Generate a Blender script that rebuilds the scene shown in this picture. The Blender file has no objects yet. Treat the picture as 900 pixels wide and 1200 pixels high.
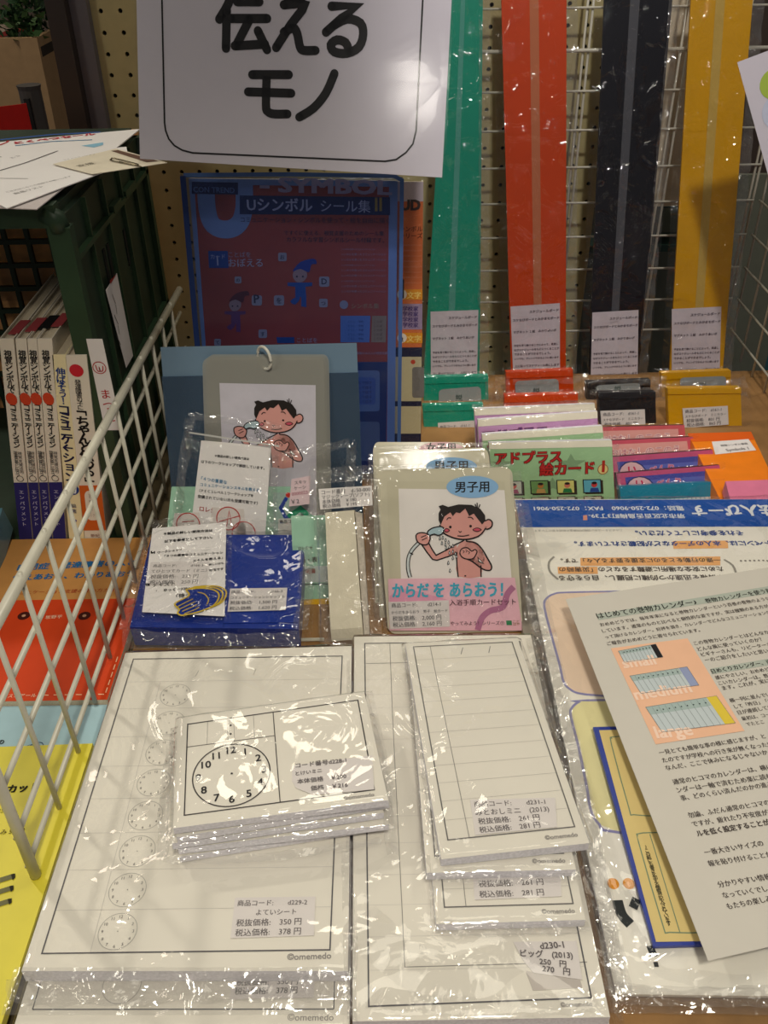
import bpy, math, random
from mathutils import Vector as V, noise
from math import radians as R, sin, cos, tan, pi
random.seed(7)
SC = bpy.context.scene
COL = SC.collection

# ------------------------------------------------------------------ camera
FPX, PITCH, ROLL, CAMH = 1055.77, 0.61208224, -0.01583843, 0.605
cW = V((0, cos(PITCH), -sin(PITCH)))
_u = V((0, sin(PITCH), cos(PITCH))); _x = V((1, 0, 0))
cX = _x*cos(ROLL) + _u*sin(ROLL)
cU = -_x*sin(ROLL) + _u*cos(ROLL)
CAM = V((0, 0, CAMH))
cam = bpy.data.objects.new('camera', bpy.data.cameras.new('camera'))
COL.objects.link(cam)
from mathutils import Matrix
mm = Matrix((cX, cU, -cW)).transposed().to_4x4()
mm.translation = CAM
cam.matrix_world = mm
cam.data.sensor_fit = 'VERTICAL'
cam.data.sensor_height = 24.0
cam.data.lens = FPX/1200*24.0
cam.data.clip_start = 0.02
SC.camera = cam

# ------------------------------------------------------------------ world, lights, exposure
SC.view_settings.view_transform = 'Standard'
SC.view_settings.look = 'None'
SC.view_settings.exposure = 0.12
SC.view_settings.gamma = 1.0
SC.cycles.transparent_max_bounces = 32
w = bpy.data.worlds.new('hall_ambience'); SC.world = w; w.use_nodes = True
w.node_tree.nodes['Background'].inputs[0].default_value = (0.52, 0.50, 0.52, 1)
w.node_tree.nodes['Background'].inputs[1].default_value = 0.13

def area(name, loc, target, size, power, col, sy=None):
    l = bpy.data.lights.new(name, 'AREA'); l.energy = power; l.color = col; l.size = size
    if sy: l.shape = 'RECTANGLE'; l.size_y = sy
    o = bpy.data.objects.new(name, l); COL.objects.link(o); o.location = loc
    o.rotation_euler = (V(target)-V(loc)).to_track_quat('-Z', 'Y').to_euler()
    return o
WARM = (1.0, 0.93, 0.77); COOL = (0.85, 0.9, 1.0)
sp = bpy.data.lights.new('ceiling_spot', 'SPOT'); sp.energy = 67; sp.color = WARM; sp.shadow_soft_size = 0.12; sp.spot_size = R(38); sp.spot_blend = 0.6
spo = bpy.data.objects.new('ceiling_spot', sp); COL.objects.link(spo); spo.location = (0.15, -0.45, 1.8); spo.rotation_euler = (V((0.06, 0.46, 0.0))-V((0.15, -0.45, 1.8))).to_track_quat('-Z', 'Y').to_euler()
sq = bpy.data.lights.new('added_back_row_spot', 'SPOT'); sq.energy = 46; sq.color = (1.0, 0.95, 0.90); sq.shadow_soft_size = 0.05; sq.spot_size = R(33); sq.spot_blend = 0.6  # added spot, brightens the hanging strips and the pegboard behind them
sqo = bpy.data.objects.new('added_back_row_spot', sq); COL.objects.link(sqo); sqo.location = (0.24, 0.02, 1.7); sqo.rotation_euler = (V((0.39, 1.25, 0.25))-V((0.24, 0.02, 1.7))).to_track_quat('-Z', 'Y').to_euler()
area('ceiling_light_fill', (0.2, 0.9, 2.1), (0.1, 0.8, 0.0), 0.6, 3.2, WARM)
area('added_crate_fill', (-1.2, -0.3, 1.3), (-0.4, 0.9, 0.2), 0.3, 3.2, WARM)  # added fill from the front left, lightens the crate inside and book spines
area('ceiling_light_left', (-1.35, 1.45, 1.75), (0, 0.45, 0), 0.08, 10.0, WARM)
area('ceiling_light_right', (1.0, 1.35, 1.9), (0.1, 0.5, 0), 0.12, 3.5, WARM)
area('ceiling_light_rear', (-0.3, 2.6, 2.3), (0, 0.5, 0), 0.45, 5, WARM)
area('ceiling_light_front', (0.13, -0.88, 1.40), (0.1, 1.0, 0.15), 0.13, 0.9, (1.0, 0.93, 0.84))
area('ceiling_light_far', (-1.0, 1.9, 1.5), (-0.9, 2.6, 0.1), 0.4, 4, (1, 0.85, 0.7))

# ------------------------------------------------------------------ planes and pixel rays
def ray(u, v): return cW + cX*((u-450)/FPX) - cU*((v-600)/FPX)
class Pl:
    """a real plane in the scene; calling it with a pixel gives the point the camera sees there"""
    def __init__(s, p0, n): s.p = V(p0); s.n = V(n).normalized()
    def __call__(s, u, v):
        d = ray(u, v); return CAM + d*((s.p-CAM).dot(s.n)/d.dot(s.n))
def flat(z): return Pl((0, 0, z), (0, 0, 1))
def wall(y): return Pl((0, y, 0), (0, -1, 0))
def side(x): return Pl((x, 0, 0), (1, 0, 0))
def lean(y0, z0, deg, yaw=0):
    a = R(deg); b = R(yaw)
    return Pl((0, y0, z0), (-cos(a)*sin(b), -cos(a)*cos(b), sin(a)))
def slope(p, q, r): # plane through three points, facing up
    p, q, r = V(p), V(q), V(r); n = (q-p).cross(r-p)
    if n.dot(CAM-p) < 0: n.negate()
    return Pl(p, n)
class Q:
    """quad surface addressed from the top left in units of w by h"""
    def __init__(s, tl, tr, br, bl, w=1.0, h=1.0):
        s.c = [V(tl), V(tr), V(br), V(bl)]; s.w = w; s.h = h
        s.n = (s.c[1]-s.c[0]).cross(s.c[3]-s.c[0]).normalized()*-1
        if s.n.dot(CAM-s.c[0]) < 0: s.n.negate()
    def __call__(s, a, b):
        a /= s.w; b /= s.h
        return (s.c[0]*(1-a)+s.c[1]*a)*(1-b) + (s.c[3]*(1-a)+s.c[2]*a)*b
def PQ(pl, px, w=1.0, h=1.0):
    q = Q(*[pl(*p) for p in px], w=w, h=h); q.n = pl.n.copy(); return q

# ------------------------------------------------------------------ materials
def lin(c): c /= 255.0; return c/12.92 if c <= 0.04045 else ((c+0.055)/1.055)**2.4
def rgb(c): return tuple(lin(k) for k in c) + (1.0,)
MATS = {}
def mat(name, c, rough=0.6, spec=0.4, metal=0.0, noise_amt=0.05, nscale=60, bump=0.0, bscale=300, coat=0.0):
    if name in MATS: return MATS[name]
    m = bpy.data.materials.new(name); m.use_nodes = True; nt = m.node_tree; b = nt.nodes['Principled BSDF']
    b.inputs['Roughness'].default_value = rough; b.inputs['Metallic'].default_value = metal
    b.inputs['Specular IOR Level'].default_value = spec; b.inputs['Coat Weight'].default_value = coat
    b.inputs['Coat Roughness'].default_value = 0.06
    tc = nt.nodes.new('ShaderNodeTexCoord')
    n = nt.nodes.new('ShaderNodeTexNoise'); n.inputs['Scale'].default_value = nscale; n.inputs['Detail'].default_value = 4
    nt.links.new(tc.outputs['Object'], n.inputs['Vector'])
    r = nt.nodes.new('ShaderNodeValToRGB'); c4 = rgb(c)
    r.color_ramp.elements[0].position = 0.3; r.color_ramp.elements[1].position = 0.7
    r.color_ramp.elements[0].color = tuple(max(0, k*(1-noise_amt)) for k in c4[:3])+(1,)
    r.color_ramp.elements[1].color = tuple(min(1, k*(1+noise_amt)) for k in c4[:3])+(1,)
    nt.links.new(n.outputs['Fac'], r.inputs['Fac']); nt.links.new(r.outputs['Color'], b.inputs['Base Color'])
    if bump:
        n2 = nt.nodes.new('ShaderNodeTexNoise'); n2.inputs['Scale'].default_value = bscale
        nt.links.new(tc.outputs['Object'], n2.inputs['Vector'])
        bp = nt.nodes.new('ShaderNodeBump'); bp.inputs['Strength'].default_value = bump; bp.inputs['Distance'].default_value = 0.002
        nt.links.new(n2.outputs['Fac'], bp.inputs['Height']); nt.links.new(bp.outputs['Normal'], b.inputs['Normal'])
    MATS[name] = m; return m
def film(name, tint=(255, 255, 255), refl=0.9, rough=0.07, bump=0.35, scale=26, milk=0.0, milkc=(235, 235, 235)):
    """clear plastic: see-through with a mirror-like skin that follows Fresnel and small creases"""
    if name in MATS: return MATS[name]
    m = bpy.data.materials.new(name); m.use_nodes = True; nt = m.node_tree; nt.nodes.clear(); N = nt.nodes.new; L = nt.links.new
    out = N('ShaderNodeOutputMaterial'); mx = N('ShaderNodeMixShader'); tr = N('ShaderNodeBsdfTransparent'); gl = N('ShaderNodeBsdfGlossy')
    gl.inputs['Roughness'].default_value = rough; tr.inputs['Color'].default_value = rgb(tint)
    tc = N('ShaderNodeTexCoord'); mp = N('ShaderNodeMapping'); L(tc.outputs['Object'], mp.inputs['Vector'])
    n1 = N('ShaderNodeTexNoise'); n1.inputs['Scale'].default_value = scale; n1.inputs['Detail'].default_value = 3; n1.inputs['Distortion'].default_value = 1.2
    v1 = N('ShaderNodeTexVoronoi'); v1.feature = 'DISTANCE_TO_EDGE'; v1.inputs['Scale'].default_value = scale*0.9
    L(mp.outputs[0], n1.inputs['Vector'])
    wv = N('ShaderNodeVectorMath'); wv.operation = 'MULTIPLY_ADD'; wv.inputs[1].default_value = (0.06,)*3
    L(n1.outputs['Color'], wv.inputs[0]); L(mp.outputs[0], wv.inputs[2]); L(wv.outputs[0], v1.inputs['Vector'])
    pw = N('ShaderNodeMath'); pw.operation = 'MINIMUM'; pw.inputs[1].default_value = 0.12; L(v1.outputs['Distance'], pw.inputs[0])
    ad = N('ShaderNodeMath'); ad.operation = 'MULTIPLY_ADD'; ad.inputs[1].default_value = 2.2; L(pw.outputs[0], ad.inputs[0]); L(n1.outputs['Fac'], ad.inputs[2])
    bp = N('ShaderNodeBump'); bp.inputs['Strength'].default_value = bump; bp.inputs['Distance'].default_value = 0.01
    L(ad.outputs[0], bp.inputs['Height']); L(bp.outputs[0], gl.inputs['Normal'])
    fr = N('ShaderNodeFresnel'); L(bp.outputs[0], fr.inputs['Normal'])
    ge = N('ShaderNodeNewGeometry'); io = N('ShaderNodeMapRange'); io.inputs['To Min'].default_value = 1.5; io.inputs['To Max'].default_value = 1/1.5
    L(ge.outputs['Backfacing'], io.inputs['Value']); L(io.outputs[0], fr.inputs['IOR'])
    ml = N('ShaderNodeMath'); ml.operation = 'MULTIPLY'; ml.inputs[1].default_value = refl*1.6; ml.use_clamp = True
    L(fr.outputs[0], ml.inputs[0]); L(ml.outputs[0], mx.inputs[0]); L(gl.outputs[0], mx.inputs[2])
    if milk:
        m2 = N('ShaderNodeMixShader'); m2.inputs[0].default_value = milk; df = N('ShaderNodeBsdfDiffuse'); df.inputs[0].default_value = rgb(milkc)
        L(tr.outputs[0], m2.inputs[1]); L(df.outputs[0], m2.inputs[2]); L(m2.outputs[0], mx.inputs[1])
    else: L(tr.outputs[0], mx.inputs[1])
    L(mx.outputs[0], out.inputs[0]); MATS[name] = m; return m

PAPER = mat('white_paper', (229, 224, 213), 0.55, 0.3, noise_amt=0.015, nscale=20)
PAPERC = mat('printer_paper', (238, 234, 232), 0.6, 0.25, noise_amt=0.015, nscale=20)
LABELP = mat('label_paper', (222, 216, 214), 0.6, 0.3, noise_amt=0.02)
EDGE = mat('paper_edges', (236, 233, 240), 0.7, 0.2, noise_amt=0.12, nscale=500)
CELLO = film('cellophane')
CELLO2 = film('crumpled_cellophane', refl=1.0, bump=0.22, scale=34, rough=0.06)
FOLD = film('cellophane_folds', refl=1.3, bump=0.12, scale=30, rough=0.09, milk=0.07, milkc=(225, 220, 215))
LAMI = film('laminate', refl=0.9, bump=0.04, scale=8, rough=0.12)
MILKY = film('laminate_margin', refl=0.8, bump=0.05, scale=8, rough=0.15, milk=0.55, milkc=(205, 200, 178))
WIRE = mat('white_coated_wire', (200, 196, 180), 0.35, 0.5, noise_amt=0.04)
def ink(c): return mat('print_%02x%02x%02x' % c, c, 0.6, 0.2, noise_amt=0.02)
BLACK = (28, 26, 26); GREY = (105, 105, 108); LGREY = (165, 163, 160)

# ------------------------------------------------------------------ object helpers
def thing(name, label, cat, loc, group=None, kind=None):
    o = bpy.data.objects.new(name, None); COL.objects.link(o); o.location = loc
    o.empty_display_size = 0.02
    o['label'] = label; o['category'] = cat
    if group: o['group'] = group
    if kind: o['kind'] = kind
    return o
def rootloc(p):
    while p.parent: p = p.parent
    return V(p.location)
class MB:
    def __init__(s): s.v = []; s.f = []; s.mi = []; s.m = []
    def slot(s, m):
        if m not in s.m: s.m.append(m)
        return s.m.index(m)
    def add(s, vs, fs, m):
        o = len(s.v); k = s.slot(m); s.v += [V(x) for x in vs]
        for f in fs: s.f.append([i+o for i in f]); s.mi.append(k)
    def slab(s, c, t, m, n, em=None):
        """top quad c (4 points), going down by t along -n"""
        lo = [p-n*t for p in c]; 
        s.add(c, [(0, 1, 2, 3)], m)
        s.add(list(c)+lo, [(7, 6, 5, 4), (0, 4, 5, 1), (1, 5, 6, 2), (2, 6, 7, 3), (3, 7, 4, 0)], em or m)
    def box(s, a, b, m):
        x0, y0, z0 = a; x1, y1, z1 = b
        s.slab([V((x0, y1, z1)), V((x1, y1, z1)), V((x1, y0, z1)), V((x0, y0, z1))], z1-z0, m, V((0, 0, 1)))
    def prism(s, pts, n, t, m):
        k = len(pts); lo = [p-n*t for p in pts]
        s.add(list(pts)+lo, [tuple(range(k)), tuple(range(2*k-1, k-1, -1))]+[(i, i+k, (i+1) % k+k, (i+1) % k) for i in range(k)], m)
    def tube(s, pts, r, m, n=8, closed=False):
        pts = [V(p) for p in pts]; rings = []; K = len(pts)
        for i, p in enumerate(pts):
            a = pts[(i-1) % K] if (closed or i) else p; b = pts[(i+1) % K] if (closed or i < K-1) else p
            d = (b-a).normalized(); x = d.cross(V((0, 0, 1)))
            if x.length < 0.05: x = d.cross(V((1, 0, 0)))
            x.normalize(); y = d.cross(x)
            rr = r[i] if isinstance(r, (list, tuple)) else r
            rings.append([p+x*rr*cos(2*pi*j/n)+y*rr*sin(2*pi*j/n) for j in range(n)])
        fs = []
        for i in range(K if closed else K-1):
            i2 = (i+1) % K
            for j in range(n): fs.append((i*n+j, i*n+(j+1) % n, i2*n+(j+1) % n, i2*n+j))
        if not closed: fs += [tuple(range(n))[::-1], tuple((K-1)*n+j for j in range(n))]
        s.add([q for r_ in rings for q in r_], fs, m)
    def build(s, name, parent=None, smooth=False, label=None):
        off = rootloc(parent) if parent else V((0, 0, 0))
        me = bpy.data.meshes.new(name); me.from_pydata([tuple(v-off) for v in s.v], [], s.f)
        for m in s.m: me.materials.append(m)
        me.polygons.foreach_set('material_index', s.mi)
        if smooth: me.polygons.foreach_set('use_smooth', [True]*len(me.polygons))
        me.update(); o = bpy.data.objects.new(name, me); COL.objects.link(o)
        if parent: o.parent = parent
        if label: o['label'] = label
        return o
def struct(o, label=None, cat=None):
    o['kind'] = 'structure'
    if label: o['label'] = label
    if cat: o['category'] = cat
    return o

GL = {}
TXRES = 2
def glyphs(s, bold, res):
    res = max(res, TXRES)
    k = (s, bold, res)
    if k not in GL:
        fc = bpy.data.curves.new('t', 'FONT'); fc.body = s; fc.resolution_u = res; fc.offset = 0.0
        o = bpy.data.objects.new('t', fc); me = bpy.data.meshes.new_from_object(o)
        vs = [(v.co.x, v.co.y) for v in me.vertices]; fs = [tuple(p.vertices) for p in me.polygons]
        bpy.data.objects.remove(o); bpy.data.curves.remove(fc); bpy.data.meshes.remove(me)
        x0 = min(v[0] for v in vs); x1 = max(v[0] for v in vs)
        vs = [(x-x0, y) for x, y in vs]; n0 = len(vs)
        sh_ = [(0, 0)] if bold <= 0.005 else ([(-bold, 0), (bold, 0)] if bold < 0.02 else [(-bold, -bold*.7), (bold, -bold*.7), (bold, bold*.7), (-bold, bold*.7)])
        GL[k] = ([(x+dx, y+dy, j_*1.6e-5) for j_, (dx, dy) in enumerate(sh_) for x, y in vs], [tuple(i+n0*m_ for i in f) for m_ in range(len(sh_)) for f in fs], x1-x0)
    return GL[k]
def smoothline(p, k=4, closed=False):
    out = []; n = len(p)
    g = (lambda i: p[i % n]) if closed else (lambda i: p[max(0, min(n-1, i))])
    for i in range(n if closed else n-1):
        a, b, c, d = g(i-1), g(i), g(i+1), g(i+2)
        for j in range(k):
            t = j/k
            out.append(tuple(0.5*((2*b[q])+(c[q]-a[q])*t+(2*a[q]-5*b[q]+4*c[q]-d[q])*t*t+(3*b[q]-a[q]-3*c[q]+d[q])*t**3) for q in (0, 1)))
    if not closed: out.append(tuple(p[-1]))
    return out
class Ink(MB):
    """flat print laid on a surface S; every call takes S first and sits `lv` layers above it"""
    LAY = 0.00012
    def __init__(s, base=0.0): super().__init__(); s.base = base
    def P(s, S, a, b, lv): return S(a, b) + S.n*(s.base+s.LAY*(lv+1))
    def text(s, S, body, p0, p1, c=BLACK, bold=0.0, lv=1, hs=1.0, res=1, flip=False):
        vs, fs, wd = glyphs(body, bold, res); O = s.P(S, *p0, lv); E_ = s.P(S, *p1, lv)
        d = (E_-O)/wd; up = S.n.cross(d)
        if flip: up = -up
        s.add([O+d*x+up*(y*hs)+S.n*e for x, y, e in vs], fs, ink(c))
    def vtext(s, S, body, p0, p1, size, c=BLACK, bold=0.0, lv=1, res=1, wx=1.0):
        a = s.P(S, *p0, lv); b = s.P(S, *p1, lv); dn = (b-a).normalized(); rt = dn.cross(S.n)*-1
        rt = S.n.cross(dn)*-1 if False else dn.cross(S.n)
        if rt.dot(cX) < 0: rt = -rt
        n = len(body); step = (b-a)/n
        for i, ch in enumerate(body):
            if ch == ' ': continue
            vs, fs, wd = glyphs(ch, bold, res); cy = sum(v[1] for v in vs)/len(vs)
            ys = [v[1] for v in vs]; cy = (min(ys)+max(ys))/2; cen = a+step*(i+0.5)
            if ch in 'ー〜()「」（）':
                s.add([cen+dn*((x-wd/2)*size)+rt*((y-cy)*size)+S.n*e for x, y, e in vs], fs, ink(c))
            else:
                s.add([cen+rt*((x-wd/2)*size*wx)-dn*((y-cy)*size)+S.n*e for x, y, e in vs], fs, ink(c))
    def poly(s, S, pts, c, lv=0, m=None):
        n = len(pts); s.add([s.P(S, *p, lv) for p in pts], [tuple(range(n))], m or ink(c))
    def rect(s, S, x0, y0, x1, y1, c, lv=0): s.poly(S, [(x0, y0), (x1, y0), (x1, y1), (x0, y1)], c, lv)
    def stroke(s, S, pts, wd, c=BLACK, lv=1, closed=False, smooth=0, cap=False):
        if smooth: pts = smoothline(pts, smooth, closed)
        P = [s.P(S, *p, lv) for p in pts]; n = len(P); vs = []; N = S.n
        for i in range(n):
            a = P[(i-1) % n] if (closed or i) else None; b = P[(i+1) % n] if (closed or i < n-1) else None
            d1 = (P[i]-a).normalized() if a is not None else None; d2 = (b-P[i]).normalized() if b is not None else None
            d = ((d1 or d2)+(d2 or d1)); d = d.normalized() if d.length > 1e-6 else (d1 or d2)
            q = N.cross(d); k = 1.0
            if d1 is not None and d2 is not None: k = 1/max(0.5, q.dot(N.cross(d1)))
            vs += [P[i]+q*(wd/2*k), P[i]-q*(wd/2*k)]
        fs = [(2*i, 2*i+1, 2*((i+1) % n)+1, 2*((i+1) % n)) for i in range(n if closed else n-1)]
        s.add(vs, fs, ink(c))
        if cap:
            x = (P[1]-P[0]).normalized(); y = N.cross(x)
            for p in (P[0], P[-1]):
                s.add([p+x*(wd/2*cos(t*pi/6))+y*(wd/2*sin(t*pi/6)) for t in range(12)], [tuple(range(12))], ink(c))
    def circ(s, S, cxy, r, c=BLACK, wd=0.0005, lv=1, n=32, fill=None, asp=1.0, ang=0.0, dirx=None):
        C0 = s.P(S, *cxy, lv); x = (dirx or (S(cxy[0]+1e-2, cxy[1])-S(*cxy))).normalized(); y = S.n.cross(x)
        if ang: x, y = x*cos(ang)+y*sin(ang), y*cos(ang)-x*sin(ang)
        if fill: s.add([C0+x*r*cos(2*pi*i/n)+y*r*asp*sin(2*pi*i/n) for i in range(n)], [tuple(range(n))], ink(fill))
        if wd:
            C0 = C0+S.n*(s.LAY*0.5); vs = []
            for i in range(n):
                e = x*cos(2*pi*i/n)+y*asp*sin(2*pi*i/n); vs += [C0+e*(r+wd/2), C0+e*(r-wd/2)]
            s.add(vs, [(2*i, 2*i+1, (2*i+3) % (2*n), (2*i+2) % (2*n)) for i in range(n)], ink(c))
    def frame(s, S, x0, y0, x1, y1, wd, c=GREY, lv=1): s.stroke(S, [(x0, y0), (x1, y0), (x1, y1), (x0, y1)], wd, c, lv, closed=True)
def rr(x0, y0, x1, y1, rx, ry=None, k=5):
    ry = ry or rx; o = []
    for cx_, cy_, a0 in ((x1-rx, y0+ry, -90), (x1-rx, y1-ry, 0), (x0+rx, y1-ry, 90), (x0+rx, y0+ry, 180)):
        for i in range(k+1):
            a = R(a0+90*i/k); o.append((cx_+rx*cos(a), cy_+ry*sin(a)))
    return o

def slab(name, q, t, m, parent, em=None, label=None, off=0.0):
    b = MB(); b.slab([p+q.n*off for p in q.c], t, m, q.n, em); return b.build(name, parent, label=label)
def grow(q, l, r, t, b):
    c = q.c; x = (c[1]-c[0]).normalized(); y = (c[3]-c[0]).normalized()
    k = Q(c[0]-x*l-y*t, c[1]+x*r-y*t, c[2]+x*r+y*b, c[3]-x*l+y*b); k.n = q.n.copy(); return k
def wrap(q, parent, m=None, l=.006, r=.006, t=.004, b=.008, h=.0016, drop=.006, amp=.0011, nx=44, ny=44, seed=0, sc=22.0, name='plastic_wrap', crump=0.0):
    """clear bag sheet over quad q: rises h above it, sags past its rim, with sharp little creases"""
    g = grow(q, l, r, t, b); N = q.n; W_ = (g.c[1]-g.c[0]).length; H_ = (g.c[3]-g.c[0]).length
    mb = MB(); vs = []; so = V((seed*3.7, seed*1.9, seed*5.3))
    for j in range(ny+1):
        for i in range(nx+1):
            a, c = i/nx, j/ny; p = g(a, c)
            e = 1.0
            for dist, mar in ((a*W_, l), ((1-a)*W_, r), (c*H_, t), ((1-c)*H_, b)):
                if mar > 0: e = min(e, max(0.0, dist/mar))
            e = e*e*(3-2*e)
            n1 = noise.noise(p*sc+so); n2 = noise.noise(p*sc*2.7+so*2)
            rid = (1-abs(n1)*2.2)**3 if abs(n1) < 0.45 else 0
            z = h + amp*(rid + 0.45*n2) - drop*(1-e)
            z = max(z, 0.0007) if e > 0.98 else z
            if crump: z += crump*(1-e)*noise.noise(p*sc*5+so)
            vs.append(p+N*z)
    mb.add(vs, [(j*(nx+1)+i, j*(nx+1)+i+1, (j+1)*(nx+1)+i+1, (j+1)*(nx+1)+i) for j in range(ny) for i in range(nx)], m or CELLO)
    return mb.build(name, parent, smooth=True)

def ribbon(parent, S, pts, wd, off=0.003, amp=0.0030, seed=0, sc=60.0, name='bag_edge', m=None, n=90, k=7):
    """crumpled edge of a clear bag running along a path on surface S"""
    P = [S(*p) for p in smoothline(pts, 8)] if len(pts) > 2 else [S(*pts[0]), S(*pts[1])]
    ln = [0]
    for a_, b_ in zip(P, P[1:]): ln.append(ln[-1]+(b_-a_).length)
    vs = []; so = V((seed*2.3, seed*4.1, seed)); N = S.n; n = max(24, int(ln[-1]/.0022))
    for i in range(n+1):
        t = ln[-1]*i/n; j = 0
        while j < len(ln)-2 and ln[j+1] < t: j += 1
        f_ = (t-ln[j])/max(1e-9, ln[j+1]-ln[j]); c = P[j].lerp(P[j+1], f_); q_ = N.cross((P[j+1]-P[j]).normalized())
        w2 = wd*(.5+.18*noise.noise(V((t*40, seed, 0))))
        for h_ in range(k+1):
            p = c+q_*(w2*(2*h_/k-1)); n1 = noise.noise(p*sc+so); n2 = noise.noise(p*sc*2.1+so)
            vs.append(p+N*(off+amp*((1-abs(n1)*2.4)+.5*n2)))
    mb = MB(); mb.add(vs, [(i*(k+1)+h_, i*(k+1)+h_+1, (i+1)*(k+1)+h_+1, (i+1)*(k+1)+h_) for i in range(n) for h_ in range(k)], m or FOLD)
    return mb.build(name, parent, smooth=True)
def price(parent, S, px, lines, off=0.0004, c=(70, 68, 74), m=None, name='price_label', cut=None):
    """sticker: px = four corners on surface S; lines = (text, x0, x1, y) in fractions"""
    q = Q(*[S(*p) for p in px]); q.n = S.n.copy()
    b = MB()
    if cut: b.prism([q(*p)+q.n*off for p in cut], q.n, 0.0002, m or LABELP)
    else: b.slab([p+q.n*off for p in q.c], 0.0002, m or LABELP, q.n)
    lab = b.build(name, parent)
    k = Ink(off)
    for ln in lines:
        k.text(q, ln[0], (ln[1], ln[3]), (ln[2], ln[3]), ln[4] if len(ln) > 4 else c, bold=0.01)
    k.build('printed_text', lab); return lab
def center(q, z=0.0):
    c = sum(q.c, V())/4; return (c.x, c.y, z)

# ================================================================== SETTING
# display shelf
shelfm = mat('brown_board', (150, 112, 68), 0.55, 0.35, noise_amt=0.22, nscale=18, bump=0.1)
sh = thing('display_shelf', 'brown board shelf under all the packets, showing at the bottom right corner', 'shelf', (0.1, 0.7, -0.02), kind='structure')
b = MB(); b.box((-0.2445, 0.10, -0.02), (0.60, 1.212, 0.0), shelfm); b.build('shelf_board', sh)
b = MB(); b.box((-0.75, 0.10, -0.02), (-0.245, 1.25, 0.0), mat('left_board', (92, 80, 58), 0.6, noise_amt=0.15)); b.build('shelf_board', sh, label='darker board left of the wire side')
# pegboard with real holes
def pegboard():
    mb = MB(); m = mat('pegboard_paint', (180, 168, 122), 0.5, 0.35, noise_amt=0.05); s = 0.0254; r = 0.0030
    x0 = -0.3576; z0 = 0.4699; y = 1.335
    nx, nz = 27, 42; xs = x0-s/2; zs = z0-28.5*s
    for i in range(nx):
        for j in range(nz):
            cx_, cz = xs+(i+.5)*s, zs+(j+.5)*s+s*0.0
            o = [V((cx_+dx*s/2, y, cz+dz*s/2)) for dx, dz in ((-1, -1), (0, -1), (1, -1), (1, 0), (1, 1), (0, 1), (-1, 1), (-1, 0))]
            n_ = [V((cx_+r*cos(R(225+45*k)), y, cz+r*sin(R(225+45*k)))) for k in range(8)]
            bk = [p+V((0, .005, 0)) for p in n_]
            mb.add(o+n_+bk, [(k, (k+1) % 8, 8+(k+1) % 8, 8+k) for k in range(8)]+[(8+k, 8+(k+1) % 8, 16+(k+1) % 8, 16+k) for k in range(8)], m)
    xe = xs+nx*s; ze = zs+nz*s
    mb.build('wall_back')['kind'] = 'structure'
    q = MB(); q.box((xs, 1.3402, zs), (xe, 1.3422, ze), mat('peg_dark', (12, 11, 10), 0.9)); struct(q.build('trim_1'))
    return xs, xe, zs, ze
PX0, PX1, PZ0, PZ1 = pegboard()
b = MB(); b.box((PX0-0.022, 1.318, -0.5), (PX0, 1.345, 0.80), mat('grey_frame', (96, 92, 98), 0.5)); struct(b.build('trim_2'))
b = MB(); b.box((PX0-0.047, 1.30, -0.5), (PX0-0.0225, 1.345, 0.80), mat('dark_post', (46, 38, 36), 0.5)); struct(b.build('trim_3'))
# plain panel and dim store behind the right half of the grid
b = MB(); b.box((PX1+0.001, 1.36, 0.20), (0.50, 1.37, 0.80), mat('beige_panel', (214, 200, 172), 0.6)); struct(b.build('wall_panel'))
b = MB(); b.box((-3.0, 3.4, -1.0), (3.0, 3.45, 2.2), mat('wall_far_paint', (104, 92, 84), 0.8, noise_amt=0.25, nscale=3)); struct(b.build('wall_far'))
b = MB(); b.box((-3.0, 1.40, -1.02), (3.0, 3.4, -1.0), mat('floor_wood', (150, 104, 62), 0.5, noise_amt=0.3, nscale=8)); struct(b.build('floor'))

# wire grids: every wire its own object
def wire_run(root, name, a, b_, r=0.0016, n=6):
    m = MB(); m.tube([a, b_], r, WIRE, n); return m.build(name, root, smooth=True)
g = thing('wire_grid', 'white wire grid panel standing behind the four long strips', 'wire grid', (0.3, 1.3, 0.0))
GY = 1.30; zs = [-0.018+0.0487*k for k in range(14)]
for k, z in enumerate(zs[1:]): wire_run(g, 'horizontal_wire', (0.118, GY-0.003, z), (0.532, GY-0.003, z), 0.0016 if k != 8 else 0.0026)
for x in (0.118, 0.268, 0.275, 0.395, 0.404, 0.526, 0.532): wire_run(g, 'vertical_wire', (x, GY, 0.0), (x, GY, zs[-1]+.01), 0.0018)
g = thing('wire_grid', 'white wire grid panel running towards the viewer at the right edge', 'wire grid', (0.54, 1.0, 0.0))
for z in zs[1:8]: wire_run(g, 'horizontal_wire', (0.5395, 0.72, z), (0.5395, 1.295, z), 0.0017)
for k in range(12): wire_run(g, 'vertical_wire', (0.543, 0.74+0.0502*k, 0.0), (0.543, 0.74+0.0502*k, zs[8] if k < 10 else zs[-1]), 0.0017)

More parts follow.
